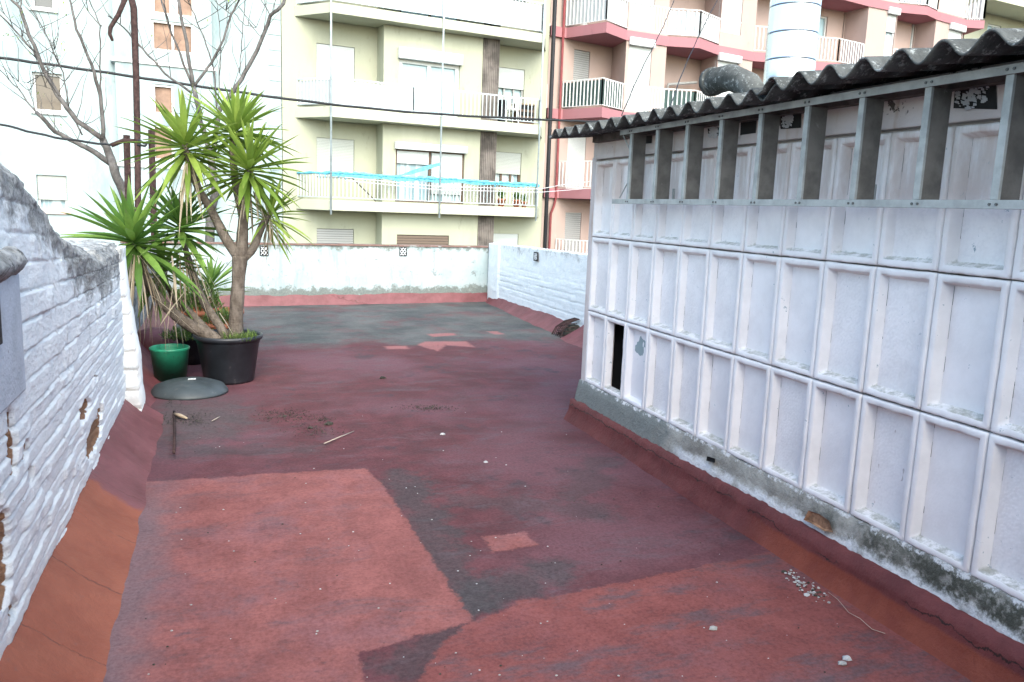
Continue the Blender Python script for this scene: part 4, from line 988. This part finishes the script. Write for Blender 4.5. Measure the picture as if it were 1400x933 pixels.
# yellow apartment block ------------------------------------------------
Y1 = Fr((2.9, 23.8), 83.5)
YB = thing('apartment_building', Y1(3.3, 3, ZB), 'pale yellow apartment block with three long balconies and a dark slatted strip', 'building')
lw_ = [(-.04, 1.10, 2.32+2.68*k, 3.49+2.68*k) for k in (-1, 0, 1, 2)]
cw_ = [(2.20, 4.46, 1.70, 3.29), (2.27, 4.22, 4.32, 5.92), (2.27, 4.0, -.55, .70), (2.27, 4.2, 7.1, 8.7)]
rw_ = [(5.76, 6.80, 2.32+2.68*k, 3.46+2.68*k) for k in (-1, 0, 1, 2)]
b = MB(); wallh(b, Y1, 1.1, -1.03, 1.79, ZB, ZT, lw_); wallh(b, Y1, 1.1, 5.56, 7.66, ZB, ZT, rw_); wallh(b, Y1, .45, 1.79, 5.56, ZB, ZT, cw_)
for u in (1.79, 5.56): b.add([Y1(u, .45, ZB), Y1(u, 1.1, ZB), Y1(u, 1.1, ZT), Y1(u, .45, ZT)], [(0, 1, 2, 3)])
b.add([Y1(7.66, 1.1, ZB), Y1(7.66, 9, ZB), Y1(7.66, 9, ZT), Y1(7.66, 1.1, ZT)], [(0, 1, 2, 3)]); b.add([Y1(-1.03, 1.1, ZB), Y1(-1.03, 9, ZB), Y1(-1.03, 9, ZT), Y1(-1.03, 1.1, ZT)], [(0, 1, 2, 3)])
b.add([Y1(-1.03, 9, ZB), Y1(7.66, 9, ZB), Y1(7.66, 9, ZT), Y1(-1.03, 9, ZT)], [(0, 1, 2, 3)])
b.add([Y1(-1.03, 1.1, ZT), Y1(7.66, 1.1, ZT), Y1(7.66, 9, ZT), Y1(-1.03, 9, ZT)], [(0, 1, 2, 3)])
b.build('wall', M['ylw'], YB)
window(YB, Y1, 1.1, lw_[0], 'greyfr', 'glass', 'louver', .98); window(YB, Y1, 1.1, lw_[1], 'greyfr', 'glassc', 'shut', .97); window(YB, Y1, 1.1, lw_[2], 'whtp', 'glassc', 'shutw', .93); window(YB, Y1, 1.1, lw_[3], 'whtp', 'glassc', 'shutw', .6)
window(YB, Y1, .45, cw_[0], 'brownfr', 'curtain', None, 0, 2, box=.19)
for (u0, u1, zb) in ((2.26, 3.28, 2.86), (3.38, 4.40, 1.98)):
    b = MB(); b.box(u0, u1, .50, .525, zb, 3.23, 0, Y1); b.build('roller_shutter', M['shutw'], YB)
window(YB, Y1, .45, cw_[1], 'whtp', 'glassc', None, 0, 2, box=.30, fw=.12); window(YB, Y1, .45, cw_[2], 'brownfr', 'glass', 'brownlouver', .99, 3); window(YB, Y1, .45, cw_[3], 'brownfr', 'glassc', 'shut', .5, 2)
window(YB, Y1, 1.1, rw_[0], 'whtp', 'glass', 'shutw', .98); window(YB, Y1, 1.1, rw_[1], 'brownfr', 'curtain', 'shut', .62, 3); window(YB, Y1, 1.1, rw_[2], 'greyfr', 'glassc', 'shutw', .56, 3); window(YB, Y1, 1.1, rw_[3], 'brownfr', 'glass', 'shutw', .4, 2)
b = MB()
for k in range(9):
    u = 4.985+.063*k; b.box(u, u+.052, .41, .447, ZB, ZT, 0, Y1)
b.build('slat_cladding', M['woodstrip'], YB)
sp2 = [(-.66, 1.1), (.11, 0), (6.87, 0), (7.55, 1.1)]
for k, (zb, zt) in enumerate(((1.37, 1.67), (4.0, 4.3), (6.82, 7.1), (9.5, 9.8), (-1.25, -.95))):
    b = MB(); b.prism(sp2, zb, zt, 0, lambda u, d, z: Y1(u, d, z)); b.build('balcony_slab', M['ylw2'], YB, bevel=.01)
    o_ = [(-.60, 1.1), (.14, .05), (6.83, .05), (7.48, 1.1)]; pl2 = [tuple(Y1(u, d, 0)[:2]) for u, d in o_]
    if k == 0: railing(YB, pl2, zt, zt+.78, .115)
    elif k == 1:
        cut = tuple(Y1(2.6, .05, 0)[:2]); railing(YB, [pl2[0], pl2[1], cut], zt, zt+.80, .12, back='panelw'); railing(YB, [cut, pl2[2], pl2[3]], zt, zt+.80, .13)
    elif k == 2: railing(YB, pl2, zt, zt+.92, .12, back='panelw')
    else: railing(YB, pl2, zt, zt+.85, .2)
for u in (.11, 3.46, 6.83):
    b = MB(); b.tube([Y1(u, -.05, 1.25), Y1(u, -.05, ZT)], .028, 8); b.build('steel_pole', M['railm'], YB, True)
# black drainpipe between buildings
b = MB(); b.tube([Y1(7.78, 1.0, ZB), Y1(7.78, 1.0, 3), Y1(7.75, 1.0, ZT)], .07, 10); tag(b.build('drainpipe', M['black'], None, True, origin=Y1(7.78, 1, ZB)), 'tall black drainpipe between the yellow and the pink block', 'drainpipe')
# turquoise rolled net along the lowest balcony
random.seed(4); b = MB(); pts = []; rs = []
for i in range(90):
    t = i/89; u = -.62+8.05*t; d = .05 if .14 < u < 6.83 else (.05+(.14-u)*1.42 if u <= .14 else .05+(u-6.83)*1.6)
    pts.append(Y1(u, d-.06, 2.44+.012*math.sin(u*2.1)+rnd(-.012, .012)-.05*(t > .6)*(t-.6)*2)); rs.append(.022+rnd(0, .032))
b.tube(pts, rs, 8)
for i in range(80):
    u = .1+6.8*i/80; b.add([Y1(u, -.02, 2.42), Y1(u+.085, -.02, 2.42), Y1(u+.085, -.015, 2.33+.02*math.sin(u*5+.3)), Y1(u, -.015, 2.33+.02*math.sin(u*5))], [(0, 1, 2, 3)])
sail = [Y1(2.1, -.02, 2.45), Y1(2.5, -.02, 2.50), Y1(3.46, -.04, 2.83), Y1(3.44, -.04, 2.92), Y1(3.0, -.03, 2.80), Y1(2.5, -.02, 2.62)]
b.add([p for p in sail]+[p+Vector((0, -.015, 0)) for p in sail], [(0, 1, 2, 3, 4, 5), (11, 10, 9, 8, 7, 6)])
for i in range(26):
    u = rnd(-.3, 7.0); p = Y1(u, -.02, 2.40); b.tube([p, p+Vector((rnd(-.03, .03), 0, -rnd(.05, .16)))], .012, 5)
tag(b.build('shade_net', M['net'], None, True, origin=Y1(3, 0, 2.4)), 'turquoise net rolled along the rail of the lowest yellow balcony', 'net')
b = MB(); b.tube([Y1(.5, -.12, 2.33), Y1(3.4, -.12, 2.20), Y1(6.9, -.12, 2.28), (11.1, 25.7, 2.5), (12.0, 25.3, 2.65)], .009, 5); b.tube([Y1(.5, -.16, 2.24), Y1(3.4, -.16, 2.10), Y1(6.9, -.16, 2.18), (11.1, 25.7, 2.3), (12.0, 25.3, 2.42)], .009, 5)
tag(b.build('clothesline', M['cord'], None, origin=Y1(6, -.12, 2.3)), 'pair of white washing lines from the yellow balcony to the pink block', 'clothesline')
b = MB(); b.tube([Y1(.75, .3, 2.40), Y1(1.55, .3, 1.68)], .015, 6); tag(b.build('broomstick', M['wood'], None, origin=Y1(1.5, .3, 1.68)), 'thin dark stick leaning inside the lowest yellow balcony', 'stick')
for i, (u, s_, lab) in enumerate(((5.72, 1.0, 'terracotta pot with an upright plant, left of the balcony pots'), (6.27, .95, 'terracotta pot with a bushy plant, middle of the balcony pots'), (6.55, .75, 'smallest terracotta pot, right of the balcony pots'))):
    c = Y1(u, .3, 1.672); t = thing('balcony_pot', c, lab, 'plant pot')
    b = MB(); b.lathe(c, [(0, 0), (.09*s_, 0), (.13*s_, .2*s_), (.15*s_, .2*s_), (.15*s_, .25*s_), (0, .25*s_)], 16); b.build('body', M['terra'], t, True)
    random.seed(60+i); b = MB()
    for k in range(60): leaf(b, c+Vector((rnd(-.06, .06), rnd(-.06, .06), .24*s_+rnd(0, .15))), Vector((rnd(-1, 1), rnd(-1, 1), rnd(.3, 1.4))), .17*s_, .06, .5, rnd(0, 1), .15, 3)
    tag(b.build('balcony_plant', M['leafd'], None, True, origin=c+Vector((0, 0, .24))), ['upright', 'bushy', 'small'][i]+' green plant in the '+['left', 'middle', 'smallest right'][i]+' balcony pot', 'plant')
# white plastic chair and cabinet on the second balcony
cc = Y1(5.98, .45, 4.302); ch = thing('plastic_chair', cc, 'white slatted plastic chair on the second yellow balcony', 'chair')
TF = lambda u, d, z: cc+Y1.a*u-Y1.n*d+Vector((0, 0, z))
b = MB(); b.box(-.22, .22, -.2, .2, .40, .43, 0, TF); b.build('seat', M['whtp'], ch)
b = MB(); [b.box(-.22+.1*k, -.17+.1*k, -.235, -.21, .45, .82-.03*abs(k-2), 0, TF) for k in range(5)]; b.box(-.22, .23, -.24, -.205, .43, .47, 0, TF); b.box(-.2, .21, -.24, -.205, .76, .80, 0, TF); b.build('backrest', M['whtp'], ch)
for sx in (-.2, .2):
    for sy in (-.2, .18):
        b = MB(); b.tube([TF(sx*1.1, sy*1.1, 0), TF(sx, sy, .4)], .02, 6); b.build('leg', M['whtp'], ch)
cb = Y1(6.5, .5, 4.302); cbt = thing('cabinet', cb, 'dark brown wooden cabinet beside the white chair on the second balcony', 'cabinet')
TF2 = lambda u, d, z: cb+Y1.a*u-Y1.n*d+Vector((0, 0, z))
b = MB(); b.box(-.3, .3, -.2, .25, 0, .62, 0, TF2); b.build('body', M['brownfr'], cbt, bevel=.01)
b = MB(); b.box(-.34, .34, -.24, .28, .622, .66, 0, TF2); b.build('top', M['twig'], cbt); b = MB(); [b.box(-.26, .26, -.215, -.202, .08+.2*k, .2+.2*k, 0, TF2) for k in range(3)]; b.build('drawer_fronts', M['dark'], cbt)
b = MB(); c = Y1(5.72, .5, 4.302); b.box(-.1, .1, -.15, .15, 0, .72, 0, lambda u, d, z: c+Y1.a*u-Y1.n*d+Vector((0, 0, z))); tag(b.build('crate', M['black'], None, origin=c, bevel=.01), 'narrow black box left of the white chair on the second balcony', 'box')
# white building left ----------------------------------------------------
WB = thing('apartment_building', Y1(-7, 4, ZB), 'bright white building on the left with small windows and a glazed stair bay', 'building')
D1 = 1.1
wr = [Y1.rect(45, 100, 86, 153, D1), Y1.rect(51, 240, 92, 289, D1), Y1.rect(42, -40, 74, 12, D1), (-7.28, -6.62, -1.5, -.4), (-7.3, -6.6, 8.6, 9.7)]
b = MB(); wallh(b, Y1, D1, -16, -5.35, ZB, ZT, wr); wallh(b, Y1, D1, -2.95, -1.05, ZB, ZT)
br = [Y1.rect(207, -60, 234, 20, .75), Y1.rect(239, -60, 265, 24, .75), Y1.rect(207, 30, 265, 72, .75), Y1.rect(209, 116, 238, 157, .75), Y1.rect(209, 172, 238, 220, .75)]
wallh(b, Y1, .75, -5.35, -2.95, ZB, ZT, br)
for u in (-5.35, -2.95): b.add([Y1(u, .75, ZB), Y1(u, D1, ZB), Y1(u, D1, ZT), Y1(u, .75, ZT)], [(0, 1, 2, 3)])
b.add([Y1(-1.05, D1, ZB), Y1(-1.05, 9, ZB), Y1(-1.05, 9, ZT), Y1(-1.05, D1, ZT)], [(0, 1, 2, 3)]); b.add([Y1(-16, D1, ZB), Y1(-16, 9, ZB), Y1(-16, 9, ZT), Y1(-16, D1, ZT)], [(0, 1, 2, 3)]); b.add([Y1(-16, 9, ZB), Y1(-1.05, 9, ZB), Y1(-1.05, 9, ZT), Y1(-16, 9, ZT)], [(0, 1, 2, 3)])
b.add([Y1(-16, D1, ZT), Y1(-1.05, D1, ZT), Y1(-1.05, 9, ZT), Y1(-16, 9, ZT)], [(0, 1, 2, 3)])
b.build('wall', M['wht'], WB)
window(WB, Y1, D1, wr[0], 'whtp', 'glassb', None, 0, 1, 'whtp', dep=.13); window(WB, Y1, D1, wr[1], 'whtp', 'curtain', 'shut', .68, 1, 'sill', dep=.13); window(WB, Y1, D1, wr[2], 'whtp', 'glass', None, 0, 1, 'whtp', dep=.13)
for r_ in wr[3:]: window(WB, Y1, D1, r_, 'whtp', 'glass', 'shut', .5, 1, 'sill')
for k, r_ in enumerate(br): window(WB, Y1, .75, r_, 'whtp', 'orangeblind' if k != 3 or True else 'glassc', None, 0, 2 if k in (2,) else 1, dep=.06)
b = MB()
for k in range(44):
    z = ZB+.42*k; b.box(-1.42+.04*(k % 2), -1.06, D1-.02, D1-.002, z, z+.40, 0, Y1)
b.build('quoin', M['wht'], WB)['kind'] = 'stuff'
for z in (2.34, 5.02, 7.7):
    b = MB(); b.box(-5.45, -2.85, .70, 1.09, z, z+.1, 0, Y1); b.build('string_course', M['whtp'], WB)
# pink building ------------------------------------------------------------
PB = thing('apartment_building', (18, 28, ZB), 'salmon pink apartment block with rose bands and faceted balconies', 'building')
PL = [(10.65, 26.25), (11.25, 26.35), (12.05, 24.9), (13.15, 25.6), (14.9, 25.78), (16.0, 25.5), (17.2, 26.15), (19.05, 26.5), (20.1, 26.25), (21.3, 26.95), (21.95, 26.85), (23.1, 26.65), (24.6, 26.95), (26.3, 27.1), (27.6, 26.9), (28.6, 27.3), (30.7, 27.75), (31.5, 27.5), (31.9, 29)]
back = [(31.9, 36), (10.65, 36)]
for zb in (-3.35, -.65, 2.05, 4.75, 7.45, 10.15, 12.9):
    b = MB(); b.prism(PL+back, zb, zb+.33); b.build('floor_band', M['band'], PB)
# walls per facet: boxes flush (inset .05) and recessed loggias
def facet(p, q, holes_px=(), d=.05, z0=ZB, z1=13):
    fr = Fr(p, p1=q); b = MB(); hs = [h if len(h) == 4 and h[0] < 5 and False else h for h in holes_px]
    wallh(b, fr, d, 0, fr.L, z0, z1, hs, .14); b.build('wall', M['pnk'], PB); return fr
fA = Fr((10.65, 26.4), p1=(11.2, 26.45))
facet((10.65, 26.4), (11.2, 26.45), d=0)
def fwin(p, q, rects, d=.05, **kw):
    fr = Fr(p, p1=q); hs = []
    for r_ in rects:
        px4, opt = r_; u0, u1, z0, z1 = fr.rect(*px4, d); u0 = max(.03, min(u0, fr.L-.1)); u1 = max(u0+.05, min(u1, fr.L-.03))
        hs.append((u0, u1, z0, z1))
        for k in (-1, 1, 2):      # same opening on the other floors
            if not opt.get('only'): hs.append((u0, u1, z0+2.7*k, z1+2.7*k))
    b = MB(); wallh(b, fr, d, 0, fr.L, ZB, 13, [h for h in hs if h[3] < 12.9], .14); b.build('wall', M['pnk'], PB)
    i = 0
    for r_ in rects:
        opt = {k: v for k, v in r_[1].items() if k != 'only'}
        for k in range(1 if r_[1].get('only') else 4):
            if hs[i][3] < 12.9: window(PB, fr, d, hs[i], **opt)
            i += 1
    return fr
LV = dict(frame='whtp', pane='glass', shut='louver', sf=.99); RS = dict(frame='whtp', pane='glassc', shut='shutw', sf=.99, box=.24); DR = dict(frame='whtp', pane='glass', split=2); RS2 = dict(frame='whtp', pane='curtain', shut='shutw', sf=.35, box=.24)
fwin((11.2, 26.45), (13.35, 27.0), [((784, 69, 806, 118), dict(LV, only=1)), ((785, -20, 806, 34), dict(RS2, only=1)), ((775, 184, 800, 264), dict(frame='whtp', pane='glassc', shut='shutw', sf=.99, box=.2, only=1)), ((772, 291, 794, 345), dict(LV, only=1))], d=0)
fwin((13.35, 27.0), (13.2, 25.65), [], d=0)
fwin((13.2, 25.65), (14.88, 25.83), [((858, 63, 889, 152), RS)], d=0)
fwin((14.88, 25.83), (15.0, 26.9), [], d=0); fwin((15.0, 26.9), (17.3, 27.4), [], d=0); fwin((17.3, 27.4), (17.25, 26.2), [], d=0)
fwin((17.25, 26.2), (19.0, 26.53), [((978, 84, 1007, 150), RS)], d=0)
fwin((19.0, 26.53), (19.1, 27.6), [], d=0); fwin((19.1, 27.6), (21.3, 27.8), [], d=0); fwin((21.3, 27.8), (21.4, 27.0), [], d=0); fwin((21.4, 27.0), (22.0, 26.95), [], d=0)
fwin((22.0, 26.95), (22.1, 27.9), [], d=0)
fwin((22.1, 27.95), (24.5, 28.1), [((1119, 22, 1131, 52), dict(frame='whtp', pane='glassc')), ((1157, 10, 1184, 84), DR)], d=0)
fwin((24.5, 28.1), (24.65, 27.0), [], d=0)
fwin((24.65, 27.0), (26.3, 27.15), [((1210, 20, 1232, 90), RS2)], d=0)
fwin((26.3, 27.15), (26.35, 28.0), [], d=0); fwin((26.35, 28.0), (28.5, 28.3), [((1244, 30, 1270, 95), dict(frame='whtp', pane='glassc'))], d=0); fwin((28.5, 28.3), (28.6, 27.35), [], d=0)
fwin((28.6, 27.35), (30.65, 27.8), [((1296, 42, 1318, 72), RS)], d=0)
fwin((30.65, 27.8), (30.8, 28.6), [], d=0); fwin((30.8, 28.6), (31.8, 28.8), [], d=0); fwin((31.85, 28.8), (31.85, 36), [], d=0)
def loop(pts, zb, **kw): railing(PB, pts, zb+.33, zb+1.28, **kw)
ins = lambda i, j: [(x, y+.06) for x, y in PL[i:j]]
M['darkscreen'] = simple('dark_green_screen', (.05, .085, .08), .8)
for zb in (-.65, 2.05, 4.75, 7.45, 10.15):
    solid = zb in (7.45, 10.15)
    loop(ins(1, 4), zb, bar=.15, mat='whtp', r=.018, back='panelw' if solid else ('darkscreen' if zb == 4.75 else None))
    loop(ins(3, 5), zb, bar=.12, mat='whtp', r=.014, back='panelw' if solid else None)
    loop(ins(4, 7), zb, bar=.15, mat='whtp', r=.018, back='panelw' if solid else 'darkscreen')
    loop(ins(6, 8), zb, bar=.12, mat='whtp', r=.014, back='panelw' if zb == 7.45 else None)
    loop(ins(7, 10), zb, bar=.15, mat='whtp', r=.018)
    loop(ins(10, 13), zb, bar=.14, mat='whtp', r=.022)
    loop(ins(13, 16), zb, bar=.14, mat='whtp', r=.018, back='panelw' if zb == 10.15 else None)
    if zb == 10.15:
        loop(ins(12, 14), zb, bar=.14, mat='whtp', r=.018, back='panelw'); loop(ins(15, 17), zb, bar=.14, mat='whtp', r=.018, back='panelw')
    loop(ins(16, 19), zb, bar=.16, mat='whtp', r=.03)
b = MB(); b.tube([(11.12, 26.32, 13), (11.12, 26.32, 2.0), (11.05, 26.30, 1.75), (10.95, 26.3, 1.5), (10.95, 26.3, ZB)], .045, 8); b.build('downpipe', M['drain'], PB, True)
b = MB(); b.tube([(15.6, 26.9, 5.95), (15.6, 26.8, 6.35), (16.9, 26.95, 6.55)], .05, 8); b.build('boiler_pipe', M['greyfr'], PB, True)
# pale lit-cream facade at far right
FR_ = Fr((31.95, 29.5), 83); RB = thing('apartment_building', FR_(5, 4, ZB), 'pale cream block with a jutting balcony at the top right corner', 'building')
r1 = FR_.rect(1349, 34, 1368, 60); r1 = (max(r1[0], .05), r1[1], r1[2], r1[3])
b = MB(); wallh(b, FR_, 0, 0, 14, ZB, 14, [r1]); b.add([FR_(0, 0, 14), FR_(14, 0, 14), FR_(14, 8, 14), FR_(0, 8, 14)], [(0, 1, 2, 3)]); b.build('wall', M['ylw'], RB)
window(RB, FR_, 0, r1, 'whtp', 'glassc', None, 0, 2)
z_ = FR_.uv(1370, 14)[1]
b = MB(); b.box(.2, 9, -1.6, -.002, z_-.3, z_+.1, 0, FR_); b.build('balcony_slab', M['ylw2'], RB)
b = MB(); b.box(.3, 9, -1.58, -1.54, z_+.1, z_+1.1, 0, FR_); b.build('balcony_front', M['ylw2'], RB)
# ------------------------------------------------------------------ street trees
def limbs(par, groups, Y, twn, seed, leafn):
    random.seed(seed); k = Y/F*.54; tw = MB(); allp = []
    b = MB()
    for pts, r0, r1 in groups:
        q = []; rs = []
        for i in range(len(pts)-1):
            for s_ in range(4):
                t = s_/4; x = pts[i][0]*(1-t)+pts[i+1][0]*t; y = pts[i][1]*(1-t)+pts[i+1][1]*t; tt = (i+t)/(len(pts)-1)
                p = P(x, y, Y+.5*fbm(tt*2+seed, r0, 1)*tt); p += Vector((.02*fbm(tt*9, r0), 0, .02*fbm(tt*9, 3))); q.append(p); rs.append(k*(r0+(r1-r0)*tt))
        q.append(P(*pts[-1], Y)); rs.append(k*r1); b.tube(q, rs, 9, jit=.03); allp += list(zip(q[2:], rs[2:]))
    b.build('trunk', M['bark2'], par, True)
    lf = MB()
    for i in range(twn):
        p, r = random.choice(allp)
        if r > .1 or p.z < 2.2: continue
        d = Vector((rnd(-.8, .8), rnd(-.8, .8), rnd(.2, 1))).normalized(); pts = [p]; L = rnd(.12, .34)
        for s_ in range(3): d = (d+Vector((rnd(-.35, .35), rnd(-.35, .35), rnd(-.05, .35)))).normalized(); pts.append(pts[-1]+d*L)
        tw.tube(pts, [.007, .0055, .004, .0025], 4)
        if rnd(0, 1) < .35:
            for s_ in range(leafn):
                e = pts[-1]+Vector((rnd(-.1, .1), rnd(-.1, .1), rnd(-.1, .1))); leaf(lf, e, Vector((rnd(-1, 1), rnd(-1, 1), rnd(-.5, 1))), .055, .022, .3, rnd(0, 1), .1, 2)
    tw.build('twigs', M['bark2'], par, True)
    if lf.v: lf.build('crown', M['young'], par)
t1 = thing('bare_tree', P(196, 400, 15.5), 'nearly leafless street tree on the left in front of the white building', 'tree')
base = P(196, 400, 15.5); base_ = (200, 800)
limbs(t1, [([(200, 700), (198, 400), (190, 330), (172, 270), (156, 232), (147, 205), (140, 190)], 13, 7.5), ([(140, 190), (105, 165), (78, 130), (60, 95), (40, 50), (28, 12), (8, -8)], 6, 2.6), ([(142, 192), (138, 130), (125, 90), (105, 40), (94, -5)], 4.5, 2), ([(152, 224), (130, 208), (105, 196), (75, 180), (50, 154)], 6.5, 4), ([(50, 155), (25, 122), (0, 96)], 1.8, .8), ([(82, 132), (60, 98), (45, 70), (25, 46), (-5, 16)], 3, 1.4), ([(138, 130), (137, 80), (137, 36), (122, 0)], 1.8, 1), ([(138, 36), (125, 22), (108, -5)], 1.3, .7), ([(112, 185), (95, 148), (86, 100), (62, 45), (32, -5)], 1.8, .9), ([(84, 95), (72, 60), (55, 38)], 1, .5), ([(50, 155), (40, 125), (20, 108)], 1, .5), ([(28, 12), (30, 0), (34, -10)], 1.6, 1), ([(40, 50), (15, 30), (0, 10)], 1.2, .5), ([(95, 150), (75, 125), (60, 118), (30, 112)], .9, .4)], 15.5, 85, 71, 3)
t2 = thing('bare_tree', P(282, 400, 15), 'bare forked street tree rising behind the yucca heads', 'tree')
limbs(t2, [([(284, 700), (284, 400), (288, 300), (294, 262), (288, 210)], 13, 8), ([(288, 212), (274, 165), (265, 120)], 6, 5), ([(265, 120), (255, 60), (243, -5)], 4.5, 3), ([(262, 116), (240, 60), (220, 0)], 2.8, 1.8), ([(267, 117), (290, 85), (305, 55), (316, 20), (330, -5)], 3.2, 2), ([(262, 128), (225, 100), (195, 68), (170, 38), (148, 22)], 2.8, 1.2), ([(290, 214), (300, 150), (330, 108), (352, 70), (370, 22), (388, 5), (392, -10)], 5.5, 3.5), ([(296, 150), (293, 95), (278, 50), (262, 12), (254, -5)], 1.8, 1.2), ([(298, 140), (302, 70), (300, 30), (296, 0)], 1.1, .6), ([(327, 100), (330, 60), (335, 10), (336, -5)], 1.2, .8), ([(316, 20), (300, 8), (290, -5)], 1.2, .8), ([(370, 22), (360, 5), (352, -8)], 1.2, .8), ([(320, 18), (335, 35), (350, 38), (362, 10)], .9, .5), ([(340, 30), (355, 50), (360, 46)], .9, .5)], 15, 70, 72, 2)
# ------------------------------------------------------------------ rusty posts, hook, cables
rp = thing('rusty_post', P(188, 440, 12.4)+Vector((0, 0, 0)), 'tall rusty mast with a hooked top behind the yucca', 'post')
b = MB(); q0 = P(189, 330, 12.4); b.tube([(q0.x, q0.y, 0), q0, P(188, 200, 12.4), P(186, 100, 12.4), P(183, 12, 12.4), P(179, -4, 12.4)], .042, 10, jit=.05); b.build('mast', M['rust'], rp, True)
b = MB(); b.tube([P(182, 8, 12.4), P(179, -6, 12.4), P(171, -1, 12.4), P(162, 20, 12.4), P(151, 38, 12.4), P(150, 47, 12.4), P(154, 56, 12.4)], [.035, .035, .033, .03, .028, .024, .018], 8); b.build('hook', M['rust'], rp, True)
b = MB(); b.tube([P(152, 199, 12.4), P(170, 192, 12.4), P(192, 194, 12.4)], .03, 8); b.build('bracket_arm', M['rust'], rp, True)
b = MB(); b.tube([P(186, 190, 12.38), P(197, 196, 12.36), P(205, 192, 12.38), P(198, 200, 12.36), P(188, 198, 12.36)], .018, 6); b.build('wire_tangle', M['cable'], rp, True)
for x0, y0, lab in ((173, 185, 'short dark rusty post left of the hooked mast'), (207, 178, 'short brown rusty post right of the hooked mast')):
    b = MB(); a = P(x0, y0, 12.42); c = P(x0+4, 330, 12.42); b.tube([(c.x, c.y, 0), c, a], .043, 4, jit=.03); tag(b.build('rusty_post', M['rust'], None, origin=(c.x, c.y, 0)), lab, 'post', 'rusty posts behind the yucca')
def cable(pts, Ys, r, lab, mat='cable', name='cable'):
    q = [P(x, y, Y) for (x, y), Y in zip(pts, Ys)]; b = MB(); dq = []
    for i in range(len(q)-1):
        for k in range(6):
            t = k/6; p0_, p1_, p2_, p3_ = q[max(i-1, 0)], q[i], q[i+1], q[min(i+2, len(q)-1)]
            dq.append(.5*((2*p1_)+(p2_-p0_)*t+(2*p0_-5*p1_+4*p2_-p3_)*t*t+(3*p1_-p0_-3*p2_+p3_)*t**3)+Vector((0, 0, .006*math.sin((i*6+k)*1.9))))
    dq.append(q[-1]); b.tube(dq, r, 7); tag(b.build(name, M[mat], None, True, origin=q[0]), lab, name.replace('_', ' '))
cable([(-60, 68), (0, 79), (100, 93), (250, 115), (420, 139), (580, 155), (745, 164), (800, 166), (860, 168)], [20, 20, 20, 20, 20, 20.5, 21, 22, 24.5], .030, 'thick black cable crossing in front of the yellow block')
cable([(-60, 155), (0, 170), (75, 188), (155, 199)], [13.5, 13, 12.7, 12.4], .016, 'black cable running from the left to the rusty mast')
cable([(850, 158), (875, 100), (905, 40), (925, -8)], [5.3, 6, 7, 8], .004, 'left thin guy wire rising from the roof edge', 'cable', 'guy_wire')
cable([(915, 150), (935, 95), (960, 40), (985, -8)], [4.2, 6, 7, 8], .004, 'right thin guy wire rising from the roof edge', 'cable', 'guy_wire')
cable([(-40, 90), (25, 150), (90, 215), (140, 262)], [13.6, 13.2, 12.9, 12.5], .005, 'very thin wire slanting down past the left tree', 'cable', 'thin_wire') if False else None
